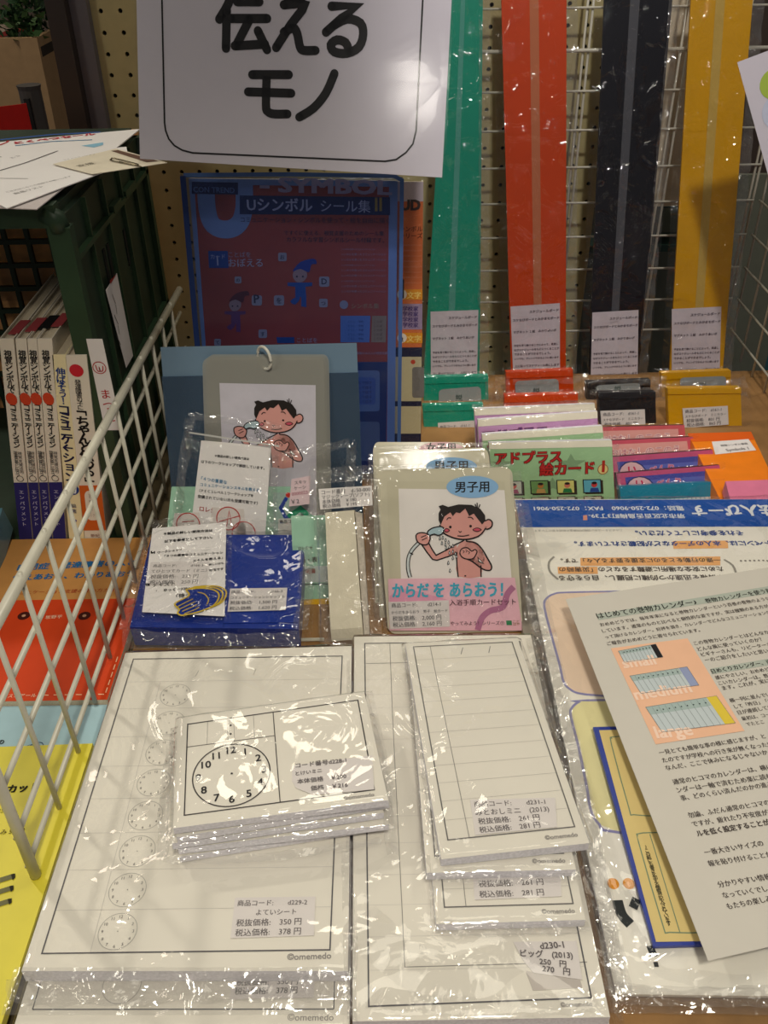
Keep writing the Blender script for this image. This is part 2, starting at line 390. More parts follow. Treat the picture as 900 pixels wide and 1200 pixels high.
# left wire side of the tray
g = thing('wire_tray_side', 'white wire side with thick sloping rim between the books and the sheets', 'wire rack', (-0.255, 0.74, 0.0))
PX = side(-0.255)
rim_a = V((-0.255, 0.385, 0.212)); rim_b = V((-0.255, 1.10, 0.183))
b = MB(); b.tube([rim_a, rim_b], 0.0042, WIRE, 10); b.build('rim', g, smooth=True)
b = MB(); b.tube([V((-0.255, 0.385, 0.212)), V((-0.255, 0.383, 0.10)), V((-0.255, 0.383, 0.0215))], 0.0040, WIRE, 10); b.build('corner_post', g, smooth=True)
for z in (0.158, 0.110, 0.064, 0.031): wire_run(g, 'horizontal_wire', (-0.2585, 0.383, z), (-0.2585, 1.10, z-0.006), 0.0023, 8)
y = 0.44
while y < 1.09:
    zt = rim_a.z+(rim_b.z-rim_a.z)*(y-rim_a.y)/(rim_b.y-rim_a.y)
    wire_run(g, 'vertical_wire', (-0.254, y, 0.0225), (-0.254, y-0.004, zt+0.006), 0.0021, 8); y += 0.0545

# ================================================================== FAR LEFT BACKGROUND
card = mat('planter_board', (150, 122, 88), 0.7, noise_amt=0.06)
pl_ = thing('planter', 'tan square planter box with green bush in the far left corner', 'planter', (-0.78, 2.3, -0.3))
b = MB(); yp = 2.2
A = wall(yp)(-30, 52); B = wall(yp)(43, 44); Cc = wall(2.42)(76, 37)
A.z = B.z
for nm, p, q in (('front_panel', A, B), ('side_panel', B, V((Cc.x, Cc.y, B.z)))):
    k = MB(); n = (q-p).cross(V((0, 0, 1))).normalized()
    k.slab([p, q, q-V((0, 0, .62)), p-V((0, 0, .62))], 0.012, card, n); k.build(nm, pl_)
k = MB(); k.slab([V((A.x, 2.47, B.z-.02)), V((Cc.x, 2.42, B.z-.02)), B-V((0, 0, .02))+V((0,0.012,0)), A-V((0, 0, .02))+V((0,0.012,0))], 0.02, mat('soil', (38, 30, 22), 0.9), V((0, 0, 1))); k.build('soil', pl_)
k = MB(); gm = [mat('leaf_a', (52, 84, 44), 0.5), mat('leaf_b', (34, 62, 34), 0.5), mat('leaf_c', (84, 116, 66), 0.5)]
rnd = random.Random(3)
for i in range(900):
    p = V((rnd.uniform(A.x+.04, Cc.x-.01), rnd.uniform(2.21, 2.42), B.z+rnd.uniform(-.02, .28)))
    d = V((rnd.uniform(-1, 1), rnd.uniform(-1, .4), rnd.uniform(-.4, 1))).normalized(); s_ = d.cross(V((rnd.random(), rnd.random(), .3))).normalized()
    L_ = rnd.uniform(.02, .035); k.add([p, p+d*L_*.5+s_*L_*.22, p+d*L_, p+d*L_*.5-s_*L_*.22], [(0, 1, 2, 3)], gm[i % 3])
o = k.build('foliage', pl_); o['kind'] = 'stuff'
for i in range(7):
    k = MB(); x = A.x+.06+i*.03; k.tube([V((x, 2.3, B.z-.03)), V((x+rnd.uniform(-.02, .02), 2.3, B.z+.24))], .003, gm[1], 6); k.build('stem', pl_)
bp_ = thing('belt_post', 'grey belt barrier post in front of the tan planter', 'barrier post', (-0.675, 1.9, -0.95))
W19 = wall(1.9)
k = MB(); t_ = W19(32, 102); k.tube([V((-0.672, 1.9, -0.95)), V((-0.672, 1.9, 0.20))], .017, mat('post_grey', (72, 68, 66), 0.4), 16); k.build('pole', bp_, smooth=True)
k = MB(); k.tube([V((-0.672, 1.9, 0.2)), V((-0.672, 1.9, 0.205)), V((-0.672, 1.9, 0.282)), V((-0.672, 1.9, 0.290))], [.023, .021, .021, .023], mat('post_grey', (72, 68, 66), 0.4), 16); k.build('belt_head', bp_)
k = MB(); k.box((-0.678, 1.872, 0.205), (-0.668, 1.884, 0.270), mat('slot_dark', (20, 18, 18), 0.6)); k.build('belt_slot', bp_)
k = MB(); p0 = V((-0.674, 1.872, 0.262)); p1 = V((-0.674, 1.872, 0.214)); p2 = V((-1.25, 1.35, 0.235)); p3 = V((-1.25, 1.35, 0.285))
k.slab([p0, p3, p2, p1], 0.0015, mat('red_belt', (196, 28, 22), 0.6), V((0.6, -0.75, 0)).normalized()); k.build('belt', bp_, label='red belt pulled out to the left')
bx = thing('carton', 'pale carton with a red side behind the planter at the top left corner', 'box', (-1.15, 2.9, -1.0))
k = MB(); k.box((-1.35, 2.85, -1.0), (-1.075, 3.1, 0.26), mat('carton_pale', (176, 158, 140), 0.7)); k.build('carton_body', bx)
k = MB(); k.box((-1.074, 2.846, -0.2), (-1.035, 3.1, 0.26), mat('carton_red', (130, 34, 30), 0.7)); k.build('carton_side', bx)

# things seen dimly past the right grid
b = thing('stock_box', 'blue-green carton seen through the wire grid at the right edge', 'box', (0.78, 1.75, -0.02))
k = MB(); k.box((0.70, 1.70, -0.4), (0.84, 1.85, 0.05), mat('teal_box', (42, 84, 92), 0.6)); k.build('box_body', b)
b = thing('low_shelf', 'pale shelf ledge beyond the right wire grid', 'shelf', (0.8, 1.5, -0.1))
k = MB(); k.box((0.80, 1.42, -0.12), (1.3, 1.60, -0.07), mat('pale_ledge', (190, 170, 135), 0.6)); k.build('ledge', b)
b = thing('shelf_unit', 'green-grey shop shelf seen between the navy and yellow strips', 'shelf', (0.5, 1.7, -0.1))
k = MB(); k.box((0.32, 1.60, -0.3), (0.75, 1.61, 0.18), mat('greygreen', (96, 98, 84), 0.7)); k.build('back_panel', b)
for z in (0.15, 0.075):
    k = MB(); k.box((0.33, 1.52, z), (0.56, 1.585, z+.012), mat('shelf_green', (34, 62, 54), 0.5)); k.build('shelf_rail', b)
k = MB(); k.box((0.475, 1.54, -0.3), (0.482, 1.56, 0.15), mat('shelf_green', (34, 62, 54), 0.5)); k.build('upright', b)

# ================================================================== LEFT SECTION: crate, books, booklets
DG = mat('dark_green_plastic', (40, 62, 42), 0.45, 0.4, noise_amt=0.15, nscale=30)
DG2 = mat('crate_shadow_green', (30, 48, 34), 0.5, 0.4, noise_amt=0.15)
cr = thing('folding_crate', 'dark green folding crate lying with its open side to the viewer', 'crate', (-0.44, 0.95, 0.0))
X1 = -0.275; X0 = -0.62; YF, YB, ZT = 0.80, 1.118, 0.376
def cb(name, boxes, m=DG, lab=None):
    k = MB()
    for a, c in boxes: k.box(a, c, m)
    return k.build(name, cr, label=lab)
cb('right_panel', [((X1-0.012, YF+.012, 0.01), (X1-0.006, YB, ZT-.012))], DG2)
cb('front_rim', [((X1-0.020, YF, 0.010), (X1, YF+.014, ZT-.02)), ((X0, YF, 0.0), (X1, YF+.014, 0.0080)), ((X0, YF, ZT-.02), (X1-.01, YF+.014, ZT))])
k = MB(); k.tube([V((X1-.010, YF+.007, ZT-.024)), V((X1-.012, YF+.007, ZT-.014)), V((X1-.022, YF+.007, ZT-.008))], .0098, DG, 8); k.build('rounded_corner', cr, smooth=True)
for z in (0.322, 0.16): cb('rib', [((X1-.006, YF+.014, z), (X1, YB, z+.005))])
for y_ in (0.865, 0.93, 0.995, 1.055): cb('rib', [((X1-.006, y_, 0.01), (X1-.0015, y_+.004, ZT-.012))])
cb('back_edge', [((X1-.012, YB-.012, 0.01), (X1, YB, ZT-.012))])
cb('handle_bracket', [((X1-.0055, 0.945, 0.325), (X1+.001, 0.978, 0.332))])
cb('handle_bracket', [((X1-.0055, 1.0, 0.325), (X1+.001, 1.045, 0.332))])
for y_, z_ in ((0.90, .292), (.916, .292), (0.985, .285), (1.0, .285)): cb('slot', [((X1-.0062, y_, z_-.03), (X1-.0048, y_+.007, z_+.01))], mat('slot_black', (10, 14, 10), 0.8), 'dark open slot')
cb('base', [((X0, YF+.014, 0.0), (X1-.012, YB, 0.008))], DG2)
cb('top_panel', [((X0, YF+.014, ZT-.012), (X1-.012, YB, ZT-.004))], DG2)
xx = X0+.01
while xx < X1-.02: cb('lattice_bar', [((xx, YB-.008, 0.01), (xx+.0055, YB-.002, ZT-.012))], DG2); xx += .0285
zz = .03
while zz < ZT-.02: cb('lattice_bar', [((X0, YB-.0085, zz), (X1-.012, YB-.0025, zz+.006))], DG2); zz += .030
bk = thing('brown_carton', 'brown carton seen through the lattice of the green crate', 'box', (-0.5, 1.17, 0.0))
k = MB(); k.box((-0.70, 1.13, 0.0), (-0.31, 1.24, 0.345), mat('brown_carton', (226, 168, 112), 0.8, noise_amt=0.2, nscale=60)); k.build('carton_body', bk)
k = MB(); k.box((-0.70, 1.129, 0.16), (-0.31, 1.1299, 0.205), mat('carton_tape', (190, 140, 96), 0.4)); k.build('tape', bk)
# stickers on the crate
SF = side(X1+0.0003); FF = wall(YF-0.0004)
k = MB(); pts = [SF(*p) for p in ((137, 320), (124, 340), (148, 431), (156, 417))]; k.prism(pts, V((1, 0, 0)), .0002, LABELP); lb = k.build('side_sticker', cr)
i_ = Ink(0.0003)
for a_ in range(5): i_.stroke(SF, [(131+a_*1.2+(a_ % 2)*3, 345+a_*12), (135+a_*1.5, 356+a_*12)], .0012, (90, 80, 86))
i_.poly(SF, [(136, 321), (128, 329), (129, 333)], (150, 40, 40), 2); i_.build('printed_marks', lb)
q = PQ(FF, [(101, 397), (120, 397), (143, 504), (123, 504)]); lb = slab('front_sticker', q, .0002, LABELP, cr, off=.0003); lb['label'] = 'white sticker with red handwriting'
i_ = Ink(0.0004); RED = (176, 36, 40)
i_.circ(q, (.45, .30), .0062, RED, .0008)
i_.stroke(q, smoothline([(.25, .27), (.3, .33), (.45, .335), (.44, .29), (.46, .335), (.62, .33), (.68, .28)], 3), .0009, RED, 2)
i_.vtext(q, 'まつこ', (.5, .52), (.5, .92), .0115, RED, .01); i_.build('handwriting', lb)

# upright books
COVER = mat('book_cover_white', (226, 216, 200), 0.4, 0.4, noise_amt=0.02)
PAGES = mat('book_pages', (206, 192, 168), 0.8, 0.2, noise_amt=0.12, nscale=700)
NAVY = mat('book_navy', (44, 40, 104), 0.4, 0.4)
WB = wall(0.798)
def book(px, depth, label, group=None, spine=COVER):
    tl, tr, br, bl = [WB(*p) for p in px]
    z0 = 0.0085; z1 = (tl.z+tr.z)/2; 
    root = thing('paperback_book', label, 'book', ((bl.x+br.x)/2, 0.88, z0), group)
    sh_ = V((0, 0, 0))
    D_ = V((0, depth, 0)); bl.z = br.z = z0; tl.z = tr.z = z1
    k = MB(); e = (tr-tl)*0.07
    k.slab([tl, tr, br, bl], 0.002, spine, V((0, -1, 0))); s_ = k.build('spine', root)
    k = MB(); i0, i1 = tl+V((.001, .002, -.003)), tr+V((-.001, .002, -.003)); j0, j1 = bl+V((.001, .002, .003)), br+V((-.001, .002, .003))
    k.slab([i0, i1, j1, j0], depth-.004, PAGES, V((0, -1, 0))); k.build('page_block', root)
    for a_, c_ in ((tl, bl), (tr-V((.001, 0, 0)), br-V((.001, 0, 0)))):
        k = MB(); a2 = a_+V((.001, 0, 0)); c2 = c_+V((.001, 0, 0)); k.slab([a_+V((0, .0021, 0)), a2+V((0, .0021, 0)), c2+V((0, .0021, 0)), c_+V((0, .0021, 0))], depth, spine, V((0, -1, 0))); k.build('cover', root)
    S = Q(tl, tr, br, bl); S.n = V((0, -1, 0)); return root, s_, S
vis = [((-1, 397), (16, 397), (37, 632), (22, 633), 'leftmost'), ((18, 397), (31, 397), (49, 632), (38, 632), 'second from left'),
       ((32, 397), (43, 397), (60, 631), (50, 631), 'third from left'), ((43.5, 397), (61, 397), (76, 630), (61, 630), 'fourth from left, beside the cream spine')]
for k_, (a, b_, c, d, w_) in enumerate(vis):
    root, s_, S = book([a, b_, c, d], .175, 'white and navy thin upright book in the crate, '+w_, 'white and navy books in the crate')
    i_ = Ink(0.0002); i_.rect(S, 0, .665, 1, 1, (44, 40, 104), 0)
    i_.vtext(S, '視覚シンボルで', (.5, .05), (.5, .235), .0085, BLACK, .02, wx=.9)
    i_.circ(S, (.45, .262), .0055, (205, 70, 40), 0, 1, 12, (205, 70, 40), asp=1.3)
    i_.vtext(S, 'コミュニケーション', (.5, .29), (.5, .49), .0085, BLACK, .02, wx=.9)
    i_.vtext(S, '障害者の暮らしに役立つ', (.36, .51), (.36, .63), .0045, (70, 70, 70), 0)
    i_.vtext(S, '視覚支援活用', (.66, .51), (.66, .62), .0045, (70, 70, 70), 0)
    i_.circ(S, (.5, .645), .0035, BLACK, .0006, 1, 12)
    i_.vtext(S, 'エンパワメント', (.5, .70), (.5, .90), .0055, (190, 186, 214), .01)
    i_.build('printed_title', s_)
    m = MB(); tb = (S(.3, 0)+V((0, .012+.006*k_, .0))); 
    m.slab([tb, tb+V((.010, .0, .0)), tb+V((.013, .03, .001)), tb+V((.003, .03, .001))], .0008, mat('red_tab', (150, 60, 64), .6) if k_ != 2 else mat('black_tab', (18, 18, 20), .6), V((0, 0, 1))); m.build('page_tab', root)
root, s_, S = book([(61, 416), (77, 416), (96, 624), (78, 623)], .16, 'cream upright book with blue title, right of the navy-footed books', spine=mat('cream_cover', (236, 222, 178), .4))
i_ = Ink(.0002); i_.vtext(S, '伸ばそう！', (.5, .06), (.5, .235), .0095, (30, 60, 130), .02); i_.vtext(S, 'コミュニケ', (.5, .245), (.5, .43), .013, (28, 30, 70), .03)
i_.vtext(S, '←ション', (.5, .43), (.5, .64), .013, (28, 30, 70), .03); i_.circ(S, (.5, .68), .0075, (34, 60, 130), 0, 1, 16, (34, 60, 130)); i_.vtext(S, '力', (.5, .65), (.5, .71), .011, (240, 240, 240), .02, lv=3)
i_.vtext(S, '編著', (.5, .76), (.5, .82), .006, (40, 60, 110)); i_.circ(S, (.5, .86), .002, (90, 60, 150), 0, 1, 8, (90, 60, 150)); i_.vtext(S, '：：', (.5, .90), (.5, .97), .006); i_.build('printed_title', s_)
root, s_, S = book([(77, 418), (101, 415), (124, 628), (97, 625)], .165, 'white upright book with orange band near its foot, beside the red-marked sticker')
i_ = Ink(.0002); i_.rect(S, 0, .66, 1, .92, (206, 96, 34), 0); i_.poly(S, rr(.2, .69, .75, .86, .2, .03), (226, 216, 200), 1); i_.circ(S, (.45, .07), .0068, (200, 40, 52), 0, 1, 16, (200, 40, 52))
i_.vtext(S, '発達障害の子に', (.45, .115), (.45, .26), .0065, BLACK, .01); i_.vtext(S, '「ちゃんと伝わる」', (.48, .255), (.5, .65), .0145, BLACK, .03)
i_.vtext(S, '言葉がけ', (.48, .70), (.48, .85), .006, (120, 80, 60)); i_.text(S, '新紀', (.3, .96), (.7, .96), (120, 60, 50)); i_.build('printed_title', s_)

# flat booklets beside the wire side
Z1 = flat(0.0165)
def booklet(px, t, name, label, m, edge=None, pl=Z1, cat='booklet'):
    q = PQ(pl, px) if not isinstance(px, Q) else px
    root = thing(name, label, cat, center(q, q.c[0].z-t)); s_ = slab('cover', q, t, m, root, edge); return root, s_, q
q = Q(V((-.418, .797, .0165)), V((-.2465, .797, .0165)), V((-.2465, .557, .0165)), V((-.418, .557, .0165)))
root, s_, q = booklet(q, .0115, 'picture_book', 'flat orange and kraft book with blue title, behind the wire side', mat('kraft', (200, 142, 78), .45, .4, noise_amt=.05), PAGES, cat='book')
i_ = Ink(.0001); OR = (205, 66, 26)
i_.poly(q, [(0, .43), (1, .43), (1, 1), (0, 1)], OR, 0)
i_.text(Z1, '自閉症・発達障害の人と', (20, 668), (158, 662), (24, 104, 160), .03); i_.text(Z1, '伝えあおう、わかりあおう', (14, 680), (156, 675), (24, 104, 160), .03)
i_.text(Z1, 'コミュニケーション支援の使い方ガイド', (8, 697), (142, 693), (170, 70, 40), .01)
i_.circ(Z1, (28, 722), .006, BLACK, 0, 2, 16, (70, 24, 16)); i_.circ(Z1, (99, 722), .006, BLACK, 0, 2, 16, (70, 24, 16)); i_.circ(Z1, (28, 722), .002, BLACK, 0, 3, 10, (200, 150, 120)); i_.circ(Z1, (99, 722), .002, BLACK, 0, 3, 10, (200, 150, 120))
i_.text(Z1, '著　坂野平　緒', (39, 726), (86, 724), (236, 200, 170), .01, 2); i_.text(Z1, 'エスコアール', (2, 818), (42, 817), (240, 200, 170), .01, 2)
for a_ in range(6): i_.stroke(Z1, [(50+a_*13, 815-a_*.2), (57+a_*13, 815-a_*.2)], .0009, (240, 200, 160), 2)
for a_ in range(5): i_.stroke(Z1, [(124+a_*3, 812-a_*9), (126+a_*3, 806-a_*9)], .0009, (240, 200, 160), 2)
i_.build('printed_cover', s_)
q = Q(V((-.44, .556, .0115)), V((-.2465, .556, .0115)), V((-.2465, .33, .0115)), V((-.44, .33, .0115)))
root, s_, q = booklet(q, .008, 'leaflet_pad', 'pale blue booklet between the orange book and the yellow one', mat('pale_blue', (158, 190, 200), .5), EDGE)
ZB = flat(.0116); i_ = Ink(.0001); i_.text(ZB, 'みの', (-12, 873), (4, 872), BLACK, .03); i_.text(ZB, 'んせる', (-10, 890), (14, 888), BLACK, .03)
i_.circ(ZB, (34, 881), .010, (30, 50, 110), .0006, asp=.7, ang=.5); i_.circ(ZB, (40, 878), .008, (30, 50, 110), .0006, asp=.7, ang=.9); i_.stroke(ZB, [(36, 885), (64, 884)], .0008, (60, 110, 160)); i_.build('printed_cover', s_)
q = Q(V((-.43, .5005, .0195)), V((-.2455, .5055, .0195)), V((-.2455, .22, .0195)), V((-.43, .215, .0195)))
root, s_, q = booklet(q, .0078, 'card_pack', 'yellow booklet at the lower left corner under the wire side', mat('yellow_cover', (216, 203, 62), .45, noise_amt=.03), mat('yellow_edge', (200, 188, 80), .7))
ZB = flat(.0196); i_ = Ink(.0001); i_.text(ZB, 'カット', (8, 929), (44, 926), (24, 22, 10), .045, res=2); i_.text(ZB, '25W', (-4, 953), (14, 952), (120, 110, 40), .01); i_.text(ZB, 'み 50 組', (0, 978), (28, 976), (80, 70, 30), .01)
for a_, (x_, y_) in enumerate(((0, 1029), (-2, 1043), (-4, 1058))):
    i_.poly(ZB, [(x_, y_), (x_+16, y_-5), (x_+18, y_), (x_, y_+6)], (110, 108, 74), 2); i_.poly(ZB, [(x_+13, y_-4), (x_+18, y_-5), (x_+18, y_), (x_+15, y_+3)], (40, 38, 24), 3)
i_.build('printed_cover', s_)
q = Q(V((-.60, .795, .06)), V((-.408, .795, .06)), V((-.403, .70, .035)), V((-.60, .70, .035)))
root = thing('plastic_case', 'pale blue plastic case at the left edge in front of the crate', 'case', (-.5, .75, .0)); slab('case_body', q, .035, mat('blue_case', (92, 132, 146), .25, .6), root)
k = MB(); k.slab([q(.84, .4)+q.n*.0004, q(.985, .35)+q.n*.0004, q(.985, .95)+q.n*.0004, q(.84, .95)+q.n*.0004], .0002, LABELP, q.n); k.build('price_label', root)

# papers on the crate
ZP = flat(0.384)
def sheet(name, label, px, z, t=.0006, m=PAPERC, cat='paper', parent=None, base=None):
    P_ = flat(z); q = PQ(P_, px); root = thing(name, label, cat, center(q, z-t)); s_ = slab('sheet', q, t, m, root); return root, s_, q, P_
root, s_, q, P_ = sheet('flyer', 'flyer with red and blue lettering lying at the back of the crate top', [(-60, 172), (164, 151), (120, 186), (-80, 205)], .3775, .001)
i_ = Ink(); i_.stroke(P_, [(0, 164), (60, 158), (118, 155)], .005, (50, 90, 160)); i_.text(P_, 'とくべつセール', (18, 169), (112, 158), (196, 40, 60), .05, 2, hs=1.0); i_.stroke(P_, [(18, 171), (60, 166), (108, 164)], .003, (80, 130, 170)); i_.poly(P_, [(95, 171), (121, 167), (121, 170), (110, 173)], (140, 190, 214), 1); i_.stroke(P_, [(-5, 172), (8, 167), (10, 165)], .003, (180, 60, 60)); i_.build('printed_text', s_)
root, s_, q, P_ = sheet('price_list', 'grey-white sheet sticking out under the lists, at the crate corner', [(-20, 205), (112, 190), (43, 245), (-40, 242)], .3795, .0008, mat('greyish_sheet', (196, 186, 184), .6))
root, s_, q, P_ = sheet('price_list', 'large white list with ruled lines on top of the crate', [(-90, 190), (148, 172), (152, 190), (8, 244)], .3812, .0008)
k = Ink(); k.stroke(P_, [(-10, 203), (30, 191), (68, 177)], .0022, (90, 84, 84), 1); k.stroke(P_, [(-5, 209), (33, 209.5)], .001, (130, 124, 124)); k.text(P_, 'ご注文はこちらの用紙でお願いします', (8, 226), (84, 207), (110, 104, 106), 0); k.text(P_, '商品リスト', (18, 228), (52, 219), (110, 104, 106), 0); k.build('printed_text', s_)
k = Ink(); k.text(P_, '品', (-6, 186), (2, 184), (120, 110, 110)); k.text(P_, 'エコ', (14, 186), (24, 183), (130, 120, 130)); k.build('printed_text', s_)
root, s_, q, P_ = sheet('name_card', 'small cream card with a brown picture strip, overhanging the crate edge', [(62, 192), (136, 174), (196, 190.5), (108, 204)], .3828, .0005, mat('cream_card', (232, 222, 200), .5), cat='card')
i_ = Ink(); i_.poly(P_, [(130, 177), (138, 176), (186, 189), (172, 190.5)], (104, 76, 62), 1); i_.text(P_, 'コミュニケーション', (75, 188), (112, 181), (120, 110, 100)); i_.text(P_, '支援', (92, 196), (112, 192), (110, 100, 90)); i_.build('printed_text', s_)
pc = thing('paper_clip', 'wire paper clip on the small cream card', 'paper clip', tuple(P_(150, 188))); k = MB(); C_ = [(166, 196.5), (132, 189.5), (131, 187.5), (134, 186.5), (160, 193), (160, 194.5), (140, 190.5)]
k.tube([P_(*p)+V((0, 0, .0009)) for p in smoothline(C_, 3)], .00055, mat('steel', (120, 110, 90), .25, metal=1.0), 6); k.build('wire', pc, smooth=True)

# ================================================================== BACK: sign, sleeves, strips
def laid(name, label, cat, PL, px, t, m, em=None, part='sheet', group=None, base_z=0.0, w=1.0, h=1.0):
    q = PQ(PL, px, w, h); lo = min(p.z for p in q.c); c = (q.c[2]+q.c[3])/2
    root = thing(name, label, cat, (c.x, c.y, lo if base_z is None else base_z), group)
    s_ = slab(part, q, t, m, root, em); return root, s_, q

p0 = CAM + ray(162, 185)*0.87
SG = Pl(p0, (0, -cos(R(19)), sin(R(19))))
root, s_, q = laid('notice_sign', 'laminated white sign with large black Japanese lettering above the blue sleeve', 'sign', SG, [(159, -40), (531.5, -40), (518, 208), (164, 186)], .0008, mat('sign_paper', (214, 208, 218), .4, .5, noise_amt=.01), base_z=None)
i_ = Ink(.0001); K = BLACK; sx = lambda x, y: (160+x*.4111, y*.4111)
def sgn(pts, wd=.0079, sm=0): i_.stroke(SG, [sx(*p) for p in pts], wd, K, 1, smooth=sm, cap=True)
fr = [(70, -120), (80, 350)]+[(83, 372), (92, 396), (108, 415), (130, 428), (160, 436)]+[(708, 460), (740, 455), (768, 435), (788, 410), (797, 372)]+[(822, -120)]
i_.stroke(SG, [sx(*p) for p in fr], .0016, K, 1)
sgn([(275, -40), (262, 10), (236, 55)], sm=3); sgn([(257, 30), (255, 138)]); sgn([(287, 5), (350, 5)]); sgn([(270, 53), (372, 53)]); sgn([(322, 56), (284, 130)]); sgn([(280, 131), (366, 126)]); sgn([(346, 88), (372, 142)])
sgn([(425, -12), (470, -4)]); sgn([(420, 14), (478, 14), (440, 70), (398, 136)], sm=3); sgn([(420, 92), (446, 80), (458, 96), (466, 134), (478, 144), (510, 144)], sm=3)
sgn([(556, 18), (626, 18), (585, 52), (540, 92)]); sgn([(560, 74), (600, 54), (638, 66), (646, 98), (634, 134), (600, 152), (564, 148), (554, 128), (572, 114), (596, 122), (606, 146)], sm=3)
sgn([(330, 213), (434, 213)]); sgn([(318, 262), (441, 266)]); sgn([(371, 216), (369, 300), (374, 318), (392, 325), (430, 325)], sm=3); sgn([(564, 210), (540, 265), (505, 308), (464, 334)], sm=3)
i_.build('printed_lettering', s_)
wrap(grow(q, 0, 0, 0, 0), root, LAMI, l=.002, r=.002, t=0, b=.002, h=.0006, drop=.0001, amp=.0002, nx=12, ny=10, name='laminate_film')
k = MB(); k.slab([SG(x, y)-SG.n*.0012 for x, y in ((300, -160), (330, -160), (330, 60), (300, 60))], .002, mat('clear_hanger', (190, 190, 190), .2), SG.n); k.build('hanger_tab', root)

# blue sleeve with orange-red poster book
SL = Pl(CAM+ray(213, 205)*0.95, (0, -cos(R(12)), sin(R(12))))
BB = [(212, 204), (472, 207), (467, 560), (243, 560)]
root, s_, q = laid('sticker_book', 'orange-red sticker book inside a translucent blue sleeve under the sign', 'book', SL, [(221, 209), (466, 212), (462, 555), (250, 555)], .008, mat('poster_orange', (200, 74, 44), .5), PAGES, part='book_body')
i_ = Ink(.0001); LB = (150, 180, 214); WH = (214, 214, 224); NV = (24, 44, 96)
i_.poly(SL, [(221, 209), (466, 212), (465.7, 219), (221.6, 216)], LB, 0); i_.poly(SL, [(221, 209), (227, 209), (252, 555), (249, 555)], LB, 0); i_.poly(SL, [(456, 212), (466, 212), (462, 555), (453, 555)], LB, 0)
i_.stroke(SL, smoothline([(241, 214), (243, 246), (250, 264), (266, 269), (280, 262), (286, 244), (286, 212)], 4), .0185, LB, 1); 
i_.text(SL, '- SYMBOL', (306, 224), (458, 228), (226, 206, 210), .04, 2, res=2, hs=.62)
i_.poly(SL, [(225, 213), (279, 214), (279, 228), (225, 227)], NV, 3); i_.text(SL, 'CON TREND', (227, 225), (275, 226), (120, 150, 190), .02, 4)
i_.poly(SL, [(281, 229), (457, 231), (457, 252), (281, 251)], NV, 3); i_.text(SL, 'Uシンボル', (290, 246), (366, 247), WH, .02, 4); i_.text(SL, 'シール集', (376, 247), (434, 248), WH, .01, 4); i_.text(SL, 'Ⅱ', (440, 247), (447, 247), (210, 170, 60), .03, 4)
i_.text(SL, 'コミュニケーション・シンボルを使って・絵を自由に描く', (282, 260), (456, 261), (60, 40, 60), 0, 2)
i_.text(SL, 'ですぐに使える、視覚支援のためのシール集', (333, 275), (450, 276), (50, 34, 50), .01, 2); i_.text(SL, 'カラフルな学習シンボルシール付録です。', (336, 283), (450, 284), (50, 34, 50), .01, 2)
i_.poly(SL, [(244, 294), (267, 294), (268, 314), (245, 314)], (20, 80, 160), 2); i_.text(SL, 'カード', (247, 303), (264, 303), WH, 0, 3); i_.text(SL, '1', (254.6, 311), (256.2, 311), WH, 0, 3)
i_.text(SL, 'ことばを', (268, 301), (294, 301), (200, 190, 200), 0, 2); i_.text(SL, 'おぼえる', (268, 312), (308, 312), WH, .01, 2)
i_.poly(SL, [(324, 395), (345, 395), (345, 402), (325, 402)], (20, 80, 160), 2); i_.text(SL, 'ことばを', (348, 401), (372, 401), (200, 190, 200), 0, 2)
def chip(x, y, s, ch):
    i_.poly(SL, rr(x-s, y-s, x+s, y+s, s*.4), (190, 186, 190), 2); i_.text(SL, ch, (x-s*.5, y+s*.5), (x+s*.5, y+s*.5), (60, 60, 80), .02, 3)
for a_ in ((331, 301, 5, 'お'), (279, 328, 4, 'の'), (301, 352, 6, 'P'), (327, 352, 6, 'を'), (380, 330, 6, 'D'), (379, 355, 5, 'つ'), (308, 391, 5, 'す'), (255, 401, 4, 'て')): chip(*a_)
# two plain child figures in pointed hats
def kid(x, y, s, hat, body):
    i_.poly(SL, smoothline([(x-9*s, y-10*s), (x, y-21*s), (x+16*s, y-25*s), (x+19*s, y-19*s), (x+13*s, y-18*s), (x+10*s, y-9*s), (x, y-13*s)], 3, True), hat, 4)
    i_.poly(SL, smoothline([(x-9*s, y-6*s), (x-4*s, y-14*s), (x+5*s, y-13*s), (x+8*s, y-5*s), (x+3*s, y+2*s), (x-5*s, y+2*s)], 3, True), (206, 170, 160), 3)
    i_.poly(SL, [(x-15*s, y+3*s), (x-6*s, y+3*s), (x+4*s, y+3*s), (x+14*s, y+3*s), (x+14*s, y+7*s), (x+6*s, y+8*s), (x+7*s, y+20*s), (x-6*s, y+20*s), (x-6*s, y+8*s), (x-15*s, y+7*s)], body, 2)
    i_.poly(SL, smoothline([(x-5*s, y+20*s), (x, y+21*s), (x-6*s, y+29*s), (x-12*s, y+25*s)], 2, True), body, 2); i_.poly(SL, [(x+1*s, y+20*s), (x+7*s, y+20*s), (x+7*s, y+32*s), (x+1*s, y+31*s)], body, 2)
    i_.circ(SL, (x-4*s, y-4*s), .0011*s, BLACK, 0, 5, 8, (40, 40, 60)); i_.circ(SL, (x+3*s, y-4*s), .0011*s, BLACK, 0, 5, 8, (40, 40, 60))
kid(352, 328, 1.0, (30, 70, 170), (24, 96, 180)); kid(276, 362, .85, (120, 30, 40), (130, 60, 120))
for a_ in range(9): i_.text(SL, 'シンボルを使ったコミュニケーション', (400, 293+a_*6.2), (452 if a_ % 3 else 440, 293+a_*6.2), (190, 170, 176), 0, 2)
i_.circ(SL, (403, 357), .0048, WH, 0, 2, 14, (180, 180, 190)); i_.text(SL, 'シンボル集', (412, 361), (444, 361), (200, 170, 120), .01, 2)
